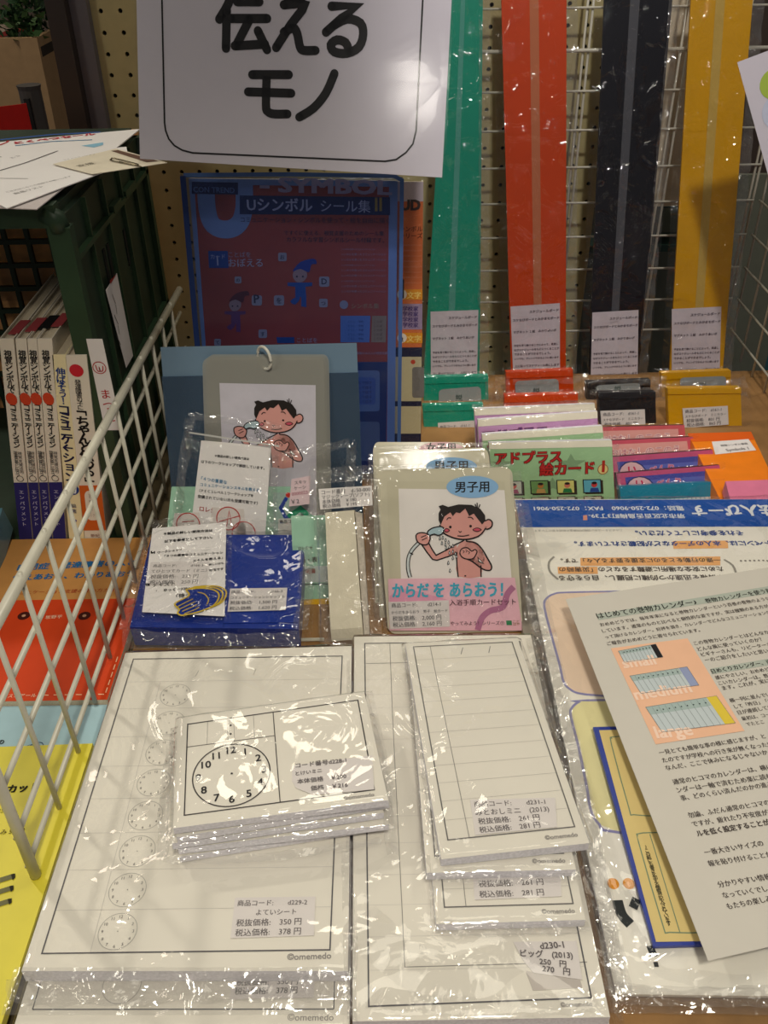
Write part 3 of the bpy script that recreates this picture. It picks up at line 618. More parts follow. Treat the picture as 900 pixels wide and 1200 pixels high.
i_.poly(SL, [(399, 370), (434, 370), (433, 401), (399, 401)], (110, 150, 214), 2); i_.poly(SL, [(436, 370), (453, 370), (452, 401), (435, 401)], (190, 160, 120), 2)
for a_ in range(5): i_.text(SL, 'くらし・学校', (408, 378+a_*5), (426, 378+a_*5), (40, 50, 110), 0, 3); i_.text(SL, 'ことば', (438, 378+a_*5), (448, 378+a_*5), (90, 60, 50), 0, 3)
i_.text(SL, '障害のある人の視覚支援', (418, 415), (454, 415), (200, 180, 190), 0, 2)
i_.poly(SL, [(228, 424), (454, 424), (452, 555), (250, 555)], (30, 60, 120), 1); i_.poly(SL, rr(396, 434, 445, 482, 4), (120, 150, 190), 2); i_.poly(SL, rr(402, 442, 440, 474, 4), (90, 124, 190), 3)
for a_ in range(5): i_.text(SL, 'シンボルで話す', (407, 450+a_*5.5), (436, 450+a_*5.5), (30, 40, 90), 0, 4)
i_.poly(SL, rr(396, 494, 445, 540, 4), (110, 130, 160), 2)
i_.build('printed_cover', s_)
qs = PQ(SL, BB); 
k = MB(); k.add([p+SL.n*.003 for p in qs.c], [(0, 1, 2, 3)], film('blue_sleeve', (196, 206, 240), refl=.4, bump=.06, scale=8, rough=.2, milk=.15, milkc=(64, 92, 140))); k.build('sleeve', root, label='translucent blue plastic sleeve')
i2 = Ink(.0038); RB = (74, 104, 160); i2.stroke(SL, smoothline([(216, 205), (340, 204), (462, 206), (471, 211), (470, 300), (467, 558)], 1), .0042, RB, 1); i2.stroke(SL, [(215, 206), (245, 556)], .006, (40, 62, 120), 1); i2.build('sleeve_rim', root)
wrap(PQ(SL, [(221, 212), (462, 214), (458, 540), (252, 540)]), root, film('sleeve_gloss', refl=.55, bump=.35, scale=9, rough=.2), l=.004, r=.004, t=.004, b=.004, h=.0046, drop=.001, amp=.0008, nx=26, ny=30, seed=5, sc=9)

# second book, orange, mostly hidden behind it
S2 = Pl(CAM+ray(480, 205)*1.03, (0, -cos(R(9)), sin(R(9))))
root, s_, q = laid('sticker_book', 'orange and cream book in clear wrap, between blue sleeve and green strip', 'book', S2, [(300, 213), (496, 213), (493, 545), (320, 545)], .006, mat('book_orange2', (214, 112, 58), .5), PAGES, part='book_body')
i_ = Ink(.0001); i_.poly(S2, [(300, 213), (496, 213), (496, 236), (302, 236)], (196, 184, 190), 0); i_.text(S2, 'UD', (470, 246), (492, 246), (70, 56, 50), .05, 2, res=2); i_.text(S2, 'シンボル', (468, 271), (495, 271), (90, 40, 20), .01); i_.text(S2, 'シリーズ', (468, 279), (495, 279), (90, 40, 20), .01)
for a_ in range(8): i_.text(S2, 'シンボルを使ったコミュニケ', (468, 288+a_*6.3), (494, 288+a_*6.3), (236, 176, 140), 0)
for vv, ch in ((345, '1'), (396, '2')):
    i_.poly(S2, [(466, vv-6), (495, vv-6), (495, vv+6), (466, vv+6)], (226, 150, 40), 1); i_.circ(S2, (471, vv), .006, BLACK, 0, 2, 14, (230, 220, 210)); i_.text(S2, ch, (469.5, vv+4), (472.5, vv+4), (60, 50, 50), .03, 4); i_.text(S2, '文字', (477, vv+4), (493, vv+4), (250, 220, 120), .02, 3)
i_.poly(S2, [(466, 356), (495, 356), (494.5, 386), (466, 386)], (160, 140, 170), 1)
for a_ in range(4): i_.text(S2, '学校家', (472, 364+a_*6.4), (490, 364+a_*6.4), (60, 40, 110), .02, 2)
i_.poly(S2, [(320, 407), (494.5, 407), (493, 545), (322, 545)], (36, 38, 66), 1); i_.poly(S2, [(440, 418), (494, 418), (493.6, 470), (440, 470)], (196, 186, 150), 2); i_.circ(S2, (484, 424), .003, BLACK, 0, 3, 12, (190, 70, 50)); i_.poly(S2, rr(483, 430, 497, 466, 3), (120, 116, 112), 3); i_.poly(S2, [(440, 476), (493.5, 476), (493, 508), (440, 508)], (196, 186, 150), 2)
i_.build('printed_cover', s_); wrap(q, root, CELLO2, h=.002, ny=50, nx=20, seed=9)

# four long strips in cellophane
LT = ['スケジュールボード', 'スケなびボードとみかまモボード', 'マグネット １組　みかりあいボ', '予定を見て動けることによって、見通し', 'ながスケジュールをもとにつくることが', 'できることができるでしょう。', 'いつでも、アレンジできるように使います', '上に貼ってスケジュール表にします']
def strip(col, cname, label, px, tag_px, stripe, glossamp, seed, depths=(1.205, 1.285)):
    tl, tr, br, bl = px
    a = wall(depths[0]); zb = 0.004
    lo = a(*bl); lr = a(*br); b2 = wall(depths[1]); hi = b2(*tl); hr = b2(*tr)
    q = Q(hi, hr, lr, lo); PL = slope(lo, lr, hi); q.n = PL.n.copy()
    root = thing('schedule_strip', label, 'strip', ((lo.x+lr.x)/2, lo.y, 0.0), 'long coloured strips hanging in cellophane')
    # extend to the shelf
    qq = Q(q.c[0], q.c[1], q.c[2], q.c[3]); qq.n = q.n
    s_ = slab('board', qq, .004, mat('strip_'+cname, col, .42, .45, noise_amt=.03, nscale=25), root)
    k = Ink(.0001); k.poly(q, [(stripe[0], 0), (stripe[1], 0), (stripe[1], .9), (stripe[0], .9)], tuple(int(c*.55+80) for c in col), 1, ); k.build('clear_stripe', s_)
    tq = Q(*[PL(*p) for p in tag_px]); tq.n = q.n
    tg = slab('instruction_tag', tq, .0003, mat('tag_paper', (214, 204, 212), .6), root, off=.0012)
    k = Ink(.0014); tx = (96, 84, 96)
    for (s_t, x0, x1, y) in ((LT[0], .38, .97, .12), (LT[1], .04, .98, .235), (LT[2], .04, .92, .42), (LT[3], .04, .96, .63), (LT[4], .04, .98, .70), (LT[5], .04, .80, .77), (LT[6], .04, .97, .84), (LT[7], .04, .98, .96)):
        k.text(tq, s_t, (x0, y), (x1, y), tx, .03)
    k.build('printed_text', tg)
    wrap(q, root, film('strip_wrap_'+cname, refl=1.0, bump=.55, scale=20, rough=.05), l=.012, r=.014, t=0, b=.004, h=.0032, drop=.003, amp=glossamp, nx=26, ny=110, seed=seed, sc=17)
    return root
strip((14, 150, 122), 'green', 'green long strip in crinkled cellophane, beside the large sign', [(524, -22), (566, -22), (562, 449), (496, 449)], [(504.5, 365), (560.5, 363), (559, 440), (505, 442)], (.40, .52), .0035, 1)
strip((206, 66, 2), 'orange', 'orange long strip in cellophane, second from the left', [(587, -22), (664, -22), (663, 442), (599, 443)], [(598, 359), (656, 355), (656, 431), (601, 433)], (.43, .57), .0030, 2)
strip((10, 11, 22), 'navy', 'black-navy long strip in cellophane, between orange and yellow', [(709, -22), (790, -22), (747, 455), (689, 455)], [(694, 366), (748, 363), (747, 441), (692, 444)], (.38, .52), .0038, 3)
strip((214, 158, 12), 'yellow', 'yellow long strip in cellophane, the rightmost', [(811, -22), (884, -22), (846, 447), (784, 447)], [(787, 362), (845, 359), (843, 436), (787, 438)], (.40, .55), .0038, 4)

# folded packs standing at the feet of the strips
def pack(col, cname, label, px, y0, ln, tagpx, kind, seed):
    PL = lean(y0, .0, ln); q = PQ(PL, px); lo = q.c[3].z
    root = thing('folded_strip_pack', label, 'pack', (q.c[3].x*.5+q.c[2].x*.5, y0, 0.0), 'folded strip packs at the feet of the strips')
    s_ = slab('folded_board', q, .012, mat('strip_'+cname, col), root)
    k = MB(); k.slab([p+PL.n*.0015 for p in (q(0.0, .0), q(1, .0), q(1, .10), q(0, .10))], .0012, mat('strip_'+cname, col), PL.n); k.build('fold_edge', root)
    if kind == 'label': price(root, PL, tagpx, [('商品コード:　d161-1', .05, .85, .24), ('スケなびボード　ミニカラー', .04, .95, .48), ('税抜価格:　801 円', .06, .80, .72), ('税込価格:　865 円', .06, .82, .94)], off=.0026)
    else:
        k = Ink(.0026); tq = PQ(PL, tagpx); k.poly(tq, rr(0, 0, 1, 1.15, .1, .25), (150, 156, 156), 1); k.text(tq, '説', (.4, .85), (.55, .85), (60, 80, 76), .02, 2); k.build('header_card', root)
    wrap(q, root, film('pack_wrap', refl=.9, bump=.3, scale=30, rough=.06), l=.012, r=.014, t=.006, b=.0, h=.0036, drop=.006, amp=.0014, nx=30, ny=26, seed=seed, sc=26, crump=.004)
GC = ((14, 150, 122), (206, 64, 10), (24, 22, 26), (206, 146, 14))
pack(GC[0], 'green', 'green folded pack directly at the foot of the green strip, blank header card', [(496, 442), (572, 440), (573, 515), (498, 516)], 1.135, 12, [(514, 456), (563, 452), (564, 470), (514, 472)], 'h', 11)
pack(GC[0], 'green', 'green folded pack with a price sticker, in front of the other green pack', [(495, 475), (566, 473), (568, 545), (500, 545)], 1.06, 14, [(513, 495), (556, 492), (557, 519), (514, 522)], 'label', 12)
k = None
pack(GC[1], 'orange', 'orange folded pack at the foot of the orange strip, shiny header card', [(593, 436), (671, 433), (674, 505), (594, 508)], 1.135, 12, [(603, 446), (654, 443), (655, 462), (604, 465)], 'h', 13)
pack(GC[1], 'orange', 'orange folded pack with only its top edge showing above the card packs', [(591, 463), (677, 461), (678, 545), (592, 548)], 1.075, 14, [(613, 484), (656, 482), (657, 509), (614, 512)], 'label', 14)
pack((40, 36, 36), 'charcoal', 'black folded pack at the foot of the navy strip, grey header card', [(687, 448), (762, 445), (764, 510), (688, 513)], 1.13, 12, [(698, 451), (749, 448), (750, 458), (699, 462)], 'h', 15)
pack(GC[2], 'black', 'black folded pack with a price sticker, behind the pink books', [(701, 460), (768, 459), (770, 530), (704, 532)], 1.06, 14, [(703, 481), (755, 479), (756, 503), (705, 506)], 'label', 16)
pack(GC[3], 'yellow', 'yellow folded pack at the foot of the yellow strip, crumpled header', [(775, 437), (856, 434), (858, 510), (777, 512)], 1.135, 12, [(796, 442), (850, 440), (850, 455), (797, 458)], 'h', 17)
pack(GC[3], 'yellow', 'yellow folded pack with a price sticker, in front of the yellow header pack', [(782, 455), (868, 454), (870, 520), (785, 523)], 1.05, 14, [(799, 478), (852, 475), (853, 497), (801, 501)], 'label', 18)

# paper corner at the right edge
PR = Pl(CAM+ray(880, 100)*1.0, (-.15, -cos(R(12)), sin(R(12))))
root, s_, q = laid('notice_sign', 'white tilted sheet with a pale green patch at the upper right edge', 'sign', PR, [(864, 73), (1010, 18), (1040, 240), (920, 278)], .0008, mat('sign_paper', (214, 208, 218), .4, .5), base_z=None)
i_ = Ink(.0001); i_.circ(PR, (908, 98), .016, BLACK, 0, 1, 20, (172, 196, 80)); i_.circ(PR, (915, 130), .02, BLACK, 0, 1, 20, (200, 206, 226)); i_.build('printed_picture', s_)

# ================================================================== MIDDLE: folder, ring cards, bags, card packs
def c1(x, y): return (180+x/3.159, 400+y/3.158)
def c2(x, y): return (420+x/4.091, 500+y/4.092)
def boy(S, T, k=1.0, lw=.0013, full=True):
    """line drawing of a child rinsing with a hand shower; T maps drawing units to the surface"""
    i_ = Ink(.0005); SK = (222, 160, 152); Dk = (34, 26, 26)
    def st(p, w=1.0, lv=4, closed=False, sm=3, c=Dk): i_.stroke(S, [T(*q_) for q_ in (smoothline(p, sm, closed) if sm else p)], lw*w, c, lv, closed=closed)
    def fl(p, c, lv, sm=3): i_.poly(S, [T(*q_) for q_ in (smoothline(p, sm, True) if sm else p)], c, lv)
    torso = [(470, 592), (478, 570), (500, 550), (540, 546), (572, 562), (596, 600), (604, 640), (590, 662), (586, 718), (478, 718), (470, 640)]
    fl(torso, SK, 1, 2)
    arm1 = [(470, 568), (440, 584), (372, 612), (330, 545), (302, 556), (356, 636), (376, 640), (476, 606)]
    fl(arm1, SK, 1, 0); st([(300, 560), (330, 604), (356, 636), (376, 640), (430, 622), (474, 604)], sm=0); st([(330, 545), (352, 586), (372, 616), (420, 592), (462, 566), (498, 549)], sm=0)
    st([(498, 549), (504, 544), (502, 538)], sm=0); st([(518, 552), (518, 540)], sm=0)
    st([(520, 550), (560, 556), (592, 586), (618, 630), (638, 668), (630, 688), (596, 682), (546, 646), (520, 634)], 1.1)
    fl([(516, 560), (560, 560), (590, 592), (636, 672), (628, 686), (596, 680), (540, 644), (500, 620)], SK, 1, 2)
    fl([(486, 604), (496, 584), (522, 580), (546, 592), (556, 590), (566, 596), (564, 612), (548, 632), (520, 634), (496, 624)], SK, 5, 2); st([(486, 604), (496, 584), (522, 580), (542, 596), (558, 588), (568, 598), (562, 614), (548, 632), (520, 634), (496, 624)], .9, 6, True)
    for a_ in ((504, 598), (518, 594), (530, 602)): st([(a_[0]-5, a_[1]-6), (a_[0]+3, a_[1]), (a_[0]-3, a_[1]+8)], .5, 7, sm=0)
    st([(470, 604), (472, 660), (478, 720)]); st([(586, 664), (588, 720)]); st([(508, 714), (516, 715)], 1, 5, sm=0)
    fl([(572, 630), (600, 655), (578, 648)], (240, 236, 232), 6, 0); st([(572, 626), (600, 656), (576, 646)], .8, 7, True, 0)
    fl([(395, 480), (398, 440), (430, 404), (500, 390), (570, 400), (606, 440), (612, 478), (596, 512), (556, 534), (510, 540), (450, 530), (410, 510)], SK, 8)
    st([(390, 470), (400, 500), (430, 522), (480, 538), (530, 538), (575, 524), (600, 500), (612, 478)], 1.1, 9)
    fl([(606, 452), (624, 444), (640, 456), (638, 478), (620, 490), (604, 484)], SK, 9); st([(606, 452), (624, 444), (640, 456), (638, 478), (620, 490), (606, 488)], 1.1, 10)
    fl([(384, 380), (404, 374), (430, 384), (480, 372), (540, 374), (584, 394), (606, 424), (608, 450), (592, 468), (570, 440), (552, 416), (530, 428), (512, 392), (486, 414), (468, 410), (452, 428), (440, 410), (412, 430), (394, 470), (384, 446), (384, 414), (394, 396)], (40, 34, 32), 11, 0)
    st([(566, 388), (558, 370)], .8, 12, sm=0); st([(570, 388), (568, 364)], .8, 12, sm=0); st([(574, 392), (582, 372)], .8, 12, sm=0)
    for x, y in ((440, 480), (537, 476)): i_.circ(S, T(x, y), lw*1.05, Dk, 0, 12, 10, Dk)
    st([(422, 446), (432, 436), (444, 438)], .8, 12); st([(524, 434), (540, 434), (550, 444)], .8, 12); st([(480, 498), (486, 506), (494, 500)], .6, 12); st([(474, 522), (500, 524), (530, 518)], .8, 12)
    for x, y, w_ in ((568, 493, 20), (423, 496, 13)): fl([(x-w_, y), (x, y-9), (x+w_, y), (x, y+9)], (206, 84, 104), 12); st([(x-w_, y), (x, y-9), (x+w_, y), (x, y+9)], .6, 13, True)
    hs = [(330, 505), (352, 486), (390, 478), (408, 486), (404, 508), (384, 520), (362, 514), (340, 520)]
    fl(hs, (170, 196, 206), 13); st(hs, 1, 14, True)
    st([(330, 516), (290, 556), (258, 590), (240, 630), (238, 680), (248, 722)], 3.2, 2); st([(330, 516), (290, 556), (258, 590), (240, 630), (238, 680), (248, 722)], 1.7, 3, c=(206, 214, 216)); st([(246, 604), (262, 612)], 1, 5, sm=0)
    fl([(276, 520), (296, 508), (326, 512), (344, 530), (334, 560), (312, 566), (284, 552)], SK, 5, 2); st([(276, 520), (296, 508), (326, 512), (344, 530), (334, 560), (312, 566), (284, 552)], 1, 6, True); st([(300, 530), (324, 520)], .7, 7, sm=0); st([(304, 544), (328, 532)], .7, 7, sm=0)
    for x, y in ((390, 534), (404, 530), (418, 542), (400, 556), (416, 562), (432, 552), (420, 578), (436, 574), (452, 570), (436, 602), (452, 596), (464, 606), (452, 628), (470, 620), (430, 650), (438, 688)):
        p = [(x-4, y+4), (x, y-8), (x+4, y+4), (x, y+8)]; fl(p, (226, 232, 236), 14, 2); st(p, .45, 15, True, 2)
    return i_

FO = lean(0.835, 0, 13)
root, s_, q = laid('plastic_folder', 'grey-blue plastic folder standing behind the ring of shower cards', 'folder', FO, [(188, 407), (418, 402), (427, 640), (207, 640)], .0012, film('grey_blue_folder', (130, 160, 186), refl=.6, bump=.03, scale=6, rough=.25, milk=.66, milkc=(142, 172, 198)), part='rear_leaf')
k = MB(); k.slab([FO(x, y)+FO.n*.002 for x, y in ((190, 441), (420, 436), (427, 640), (207, 640))], .0010, film('grey_blue_folder2', (140, 165, 190), refl=.6, bump=.03, scale=6, rough=.25, milk=.30, milkc=(110, 138, 166)), FO.n); k.build('front_pocket', root)

# ring-bound laminated cards
RC = lean(0.812, 0, 17)
root = thing('ring_card_set', 'laminated shower picture cards bound by a white plastic ring', 'cards', (-.10, .775, 0.0))
for n_, (dx, dy) in enumerate(((6, -4), (3, -2), (0, 0))):
    q = PQ(RC, [c1(180+dx*3, 62+dy*3), c1(630+dx*3, 62+dy*3), c1(642+dx*3, 760), c1(200+dx*3, 760)])
    q.c = [p-RC.n*(.004*(2-n_)/2) for p in q.c]; k = MB(); k.add([q(*p) for p in rr(0, 0, 1, 1, .05, .04)], [tuple(range(24))], film('card_laminate', (215, 212, 200), refl=.8, bump=.04, scale=8, rough=.15, milk=.45, milkc=(196, 196, 190))); cardo = k.build('laminated_card', root)
    if n_ == 2:
        q2 = PQ(RC, [c1(244, 154), c1(600, 162), c1(604, 760), c1(268, 760)]); pp = slab('picture_sheet', q2, .0002, mat('picture_white', (206, 202, 214), .5), cardo, off=.0006)
        def T1(x, y): X = 465+(x-515)*.70; Y = 290+(y-475)*.72; return c1(X, Y)
        b_ = boy(RC, T1, lw=.0011); b_.base = .001; b_.build('printed_drawing', cardo)
k = MB(); cen = RC(310, 418); Rr = .0125
k.tube([cen+V((cos(t*pi/12)*Rr*.6, -.003-cos(t*pi/12)*Rr*.55, sin(t*pi/12)*Rr)) for t in range(24)], .0016, mat('ring_white', (226, 224, 214), .35), 8, closed=True); k.build('binding_ring', root, smooth=True)

# mint card sheets behind the bags
MC = lean(0.785, 0.0, 21)
root, s_, q = laid('card_sheet', 'mint green card sheets with coloured shapes standing in clear bags', 'cards', MC, [(201, 571), (352, 571), (356, 745), (182, 742)], .004, mat('mint', (160, 206, 180), .5), part='mint_card')
i_ = Ink(.0002); i_.poly(MC, [(320, 577), (352, 577), (356, 745), (322, 745)], (170, 196, 186), 0)
i_.stroke(MC, [(336, 583), (329, 595), (335, 607), (345, 602)], .004, (40, 70, 160), 1); i_.stroke(MC, [(338, 606), (352, 596), (364, 606)], .006, (36, 150, 110), 2); i_.circ(MC, (338, 580), .003, BLACK, 0, 2, 12, (200, 50, 40))
i_.build('printed_shapes', s_)
MC2 = lean(0.70, 0.0, 32)
root, s_, q = laid('card_pack', 'mint and yellow packet between the blue pack and the white tape', 'pack', MC2, [(341, 605), (382, 604), (390, 738), (347, 740)], .006, mat('mint', (160, 206, 180), .5), part='packet')
i_ = Ink(.0002); i_.poly(MC2, [(349, 703), (388, 701), (388.7, 720), (350, 722)], (236, 184, 30), 1); i_.poly(MC2, [(345, 664), (385, 663), (386, 682), (346, 683)], (196, 208, 204), 1); i_.stroke(MC2, [(346, 685), (388, 684)], .0012, (60, 90, 80), 2); i_.text(MC2, '説明書', (352, 672), (370, 671), (160, 70, 60), .02, 2); i_.text(MC2, '図・表', (352, 659), (372, 658), (90, 80, 80), .02, 2)
i_.text(MC2, 'ロレシャ', (350, 644), (366, 643), (90, 80, 80), .02, 2); i_.build('printed_text', s_); wrap(q, root, CELLO2, l=.006, r=.008, h=.0016, nx=24, ny=40, seed=31)
k = MB(); k.tube([V((-.088, .642, .003)), V((-.088, .60, .003))], .0022, WIRE, 6)
wr = thing('wire_tray_floor', 'short white wire end showing on the brown shelf beside the tape', 'wire', (-.088, .62, 0.0)); k.build('wire', wr); k = MB(); k.tube([V((-.115, .645, .0022)), V((-.06, .645, .0022))], .0018, WIRE, 6); k.build('cross_wire', wr)

# instruction sheet in a clear bag with red stamps
IB = lean(0.772, 0.0, 24)
root = thing('instruction_bag', 'clear bag with a white instruction sheet and red stamped circles above the blue pack', 'bag', (-.17, .715, 0.0))
q = PQ(IB, [(236, 516), (318, 523), (310, 640), (222, 632)]); q.n = IB.n; s_ = slab('instruction_sheet', q, .0006, PAPERC, root, off=.001)
i_ = Ink(.0012); tx = (70, 66, 66)
i_.text(IB, '＊製品の詳しい使用方法は', (252, 535), (292, 539), BLACK, .03, 2); i_.text(IB, '以下のワークショップで解説しています。', (236, 542), (310, 550), BLACK, .02, 2)
i_.text(IB, '「４つの重要な', (236, 562), (266, 567), (70, 130, 170), .02, 2); i_.text(IB, 'コミュニケーションスキルを教える」', (235, 569), (306, 576), (70, 130, 170), .02, 2)
i_.text(IB, '（ＰＥＣＳレベル１ワークショップを', (234, 576), (297, 582), BLACK, .02, 2); i_.text(IB, '受講されていない方も受講可能です）', (232, 583), (302, 591), BLACK, .02, 2); i_.text(IB, 'ロレシャ：', (234, 598), (262, 602), (170, 60, 54), .02, 2); i_.build('printed_text', s_)
RS = (190, 44, 40)
for (px_, cc, ch) in (([(205, 601), (234, 600), (238, 634), (200, 634)], (221, 614), ''), ([(250, 594), (286, 596), (290, 640), (240, 638)], (268, 607), '／'), ([(278, 612), (296, 612), (296, 650), (276, 650)], (286, 624), '')):
    qq = PQ(IB, px_); k = MB(); k.slab([p+IB.n*.0022 for p in qq.c], .0002, mat('sticker_white', (226, 218, 212), .35), IB.n); a_ = k.build('stamped_card', root); i_ = Ink(.0024)
    i_.circ(IB, cc, .0125, RS, .0011, 2, 24)
    if ch: i_.stroke(IB, [(266, 616), (269, 598), (272, 616)], .001, RS, 2); i_.stroke(IB, [(256, 611), (281, 604)], .001, RS, 2)
    else: i_.stroke(IB, [(214, 611), (228, 610)], .001, RS, 2)
    i_.build('printed_stamp', a_)
wrap(PQ(IB, [(224, 486), (330, 500), (330, 640), (205, 640)]), root, film('bag_film', refl=1.0, bump=.35, scale=24, rough=.05), l=.004, r=.004, t=.004, b=.002, h=.005, drop=.003, amp=.0026, nx=44, ny=44, seed=21, sc=24)
k = MB(); k.slab([IB(x, y)+IB.n*.007 for x, y in ((223, 505), (328, 521), (328, 523), (223, 507))], .0004, film('zip_line', milk=.6, bump=0, milkc=(220, 220, 216)), IB.n); k.build('bag_seal', root)

# little card bag with the two price stickers to its right
SB = lean(0.768, 0.0, 24)
root = thing('sticker_bag', 'clear zip bag of coloured sticker shapes with a small pink-tinted price sticker', 'bag', (-.09, .72, 0.0))
q = PQ(SB, [(330, 540), (400, 535), (404, 650), (326, 650)])
k = MB(); k.slab([p+SB.n*.0005 for p in PQ(SB, [(326, 608), (372, 606), (374, 650), (326, 650)]).c], .0006, mat('sticker_sheet', (206, 204, 196), .5), SB.n); a_ = k.build('sticker_sheet', root); i_ = Ink(.0008); i_.text(SB, '商品コード:', (328, 613), (352, 612), tx, .02, 2); i_.text(SB, 'd', (366, 613), (369, 613), (150, 60, 50), .02, 2); i_.build('printed_text', a_)
price(root, SB, [(342, 561), (364, 557), (363, 590), (339, 593)], [('スキッ', .2, .8, .22), ('ケーシ', .2, .8, .42), ('0000023', .1, .9, .62, (170, 90, 110)), ('￥2', .12, .5, .92)], off=.003, m=mat('pink_label', (232, 206, 212), .5))
wrap(PQ(SB, [(322, 532), (414, 520), (410, 650), (320, 650)]), root, film('bag_film', refl=1.0), l=.004, r=.004, t=.004, b=.002, h=.0055, drop=.004, amp=.0028, nx=44, ny=44, seed=23, sc=24)

# white tape roll in a bag
TA = lean(0.607, 0.006, 33, 3)
root = thing('tape_strip', 'folded band of white soft tape in a crinkled bag between blue pack and cards', 'tape', (-.04, .61, 0.0))
tm = mat('white_tape', (226, 218, 196), .6, .3, bump=.15, bscale=900)
k = MB(); pr = []
c_ = [TA(381, 601), TA(415, 598), TA(426, 750), TA(388, 753)]; n = 10
for j in range(n+1):
    t = j/n; bulge = .002*sin(pi*t)-.006*max(0, (t-.86)/.14)**2; L_ = c_[0].lerp(c_[3], t); R_ = c_[1].lerp(c_[2], t)
    pr += [L_+TA.n*bulge, R_+TA.n*bulge, R_+TA.n*(bulge-.012), L_+TA.n*(bulge-.012)]
fs = []
for j in range(n):
    for a_ in range(4): fs.append((j*4+a_, j*4+(a_+1) % 4, (j+1)*4+(a_+1) % 4, (j+1)*4+a_))
k.add(pr, fs+[(3, 2, 1, 0), (4*n, 4*n+1, 4*n+2, 4*n+3)], tm); k.build('tape_band', root)
k = MB(); k.slab([TA(x, y)-TA.n*.001 for x, y in ((416, 600), (424, 602), (433, 745), (427, 750))], .010, mat('tape_side', (196, 186, 172), .7, noise_amt=.2, nscale=300), TA.n); k.build('tape_edge', root)
price(root, TA, [(374, 573), (436, 569), (437, 592), (376, 597)], [('コード番号　d150-000', .05, .97, .27), ('マジックテープ(ソフト)', .05, .95, .50), ('本体価格　￥180', .05, .7, .72), ('税込価格　￥195', .05, .7, .93)], off=.0052)
wrap(PQ(TA, [(374, 560), (432, 556), (436, 750), (380, 752)]), root, CELLO2, l=.004, r=.008, t=.006, b=.001, h=.0048, drop=.008, amp=.002, nx=34, ny=70, seed=29, sc=26)

# blue pack with a glove-shaped card bag on it
fl_ = slope(V((-.235, .622, .032)), V((-.083, .617, .032)), V((-.16, .765, .050)))
q = PQ(fl_, [(178, 626), (358, 627), (350, 737), (152, 735)])
root = thing('blue_card_case', 'royal blue boxed case in a clear bag with price sticker d166-3', 'case', (-.16, .69, 0.0))
BL = mat('royal_blue', (18, 48, 138), .35, .3, noise_amt=.04)
s_ = slab('case_body', q, .026, BL, root); i_ = Ink(.0001); i_.stroke(fl_, [(266, 628), (262, 735)], .0012, (16, 44, 120), 1); i_.build('groove', s_)
k = MB(); q2 = PQ(fl_, [(269, 630), (356, 631), (349, 730), (262, 731)]); k.slab([p+q.n*.0012 for p in q2.c], .0012, mat('royal_blue_flap', (20, 52, 146), .35, .3), q.n); k.build('flap', root)
TP = (112, 108, 108)
price(root, fl_, [(270, 692), (337, 691), (335, 717), (267, 719)], [('商品コード:　　　d166-3', .03, .92, .22), ('コミュニケーションシャッフル', .03, .97, .46), ('税抜価格:　1,500 円', .03, .84, .70), ('税込価格:　1,620 円', .03, .84, .94)], off=.0028)
wrap(q, root, film('case_wrap', refl=.9, bump=.14, scale=14, rough=.04), l=.006, r=.012, t=.012, b=.010, h=.0042, drop=.016, amp=.0022, nx=70, ny=60, seed=41, sc=18, crump=.004)
root = thing('glove_card_bag', 'small bag with instruction slip and a gold-lined blue hand card, on the blue case', 'bag', (-.20, .68, .045))
q = PQ(fl_, [(180, 624), (266, 617), (264, 727), (168, 722)]); s_ = slab('instruction_slip', q, .0005, PAPERC, root, off=.0060)
i_ = Ink(.0061); i_.text(fl_, '＊製品の詳しい使用方法は', (193, 632), (250, 628), BLACK, .04, 2); i_.text(fl_, '以下を参考にして下さい。', (194, 641), (250, 636), BLACK, .04, 2)
i_.poly(fl_, [(178, 651), (183, 651), (183, 654), (178, 654)], BLACK, 2); i_.text(fl_, 'ワークショップ', (186, 654), (215, 650), BLACK, .03, 2); i_.text(fl_, '「９つの重要なコミュニケーション', (194, 658), (262, 654), BLACK, .03, 2); i_.text(fl_, 'スキルを教える」', (227, 664), (262, 660), BLACK, .03, 2)
i_.text(fl_, '詳しい方も', (246, 668), (263, 666), BLACK, .03, 2); i_.text(fl_, '可能です', (246, 675), (263, 673), BLACK, .03, 2); i_.poly(fl_, [(172, 689), (177, 689), (177, 692), (172, 692)], BLACK, 2); i_.text(fl_, 'テキスト', (180, 693), (206, 691), BLACK, .02, 2)
i_.text(fl_, '・　ゆっくー238ページ', (184, 699), (236, 695), BLACK, .03, 2); i_.text(fl_, '「待っ', (208, 706), (224, 704), BLACK, .03, 2); i_.build('printed_text', s_)
price(root, fl_, [(178, 664), (247, 663), (243, 691), (174, 692)], [('商品コード:　　　d166-3', .05, .9, .22, TP), ('てひとつてカード（ミニ）', .03, .97, .45, TP), ('税抜価格:　232 円', .03, .84, .69, TP), ('税込価格:　250 円', .03, .84, .92, TP)], off=.0064)
GD = (206, 176, 52); hx = lambda x, y: (150+x/4.09, 600+y/4.09)
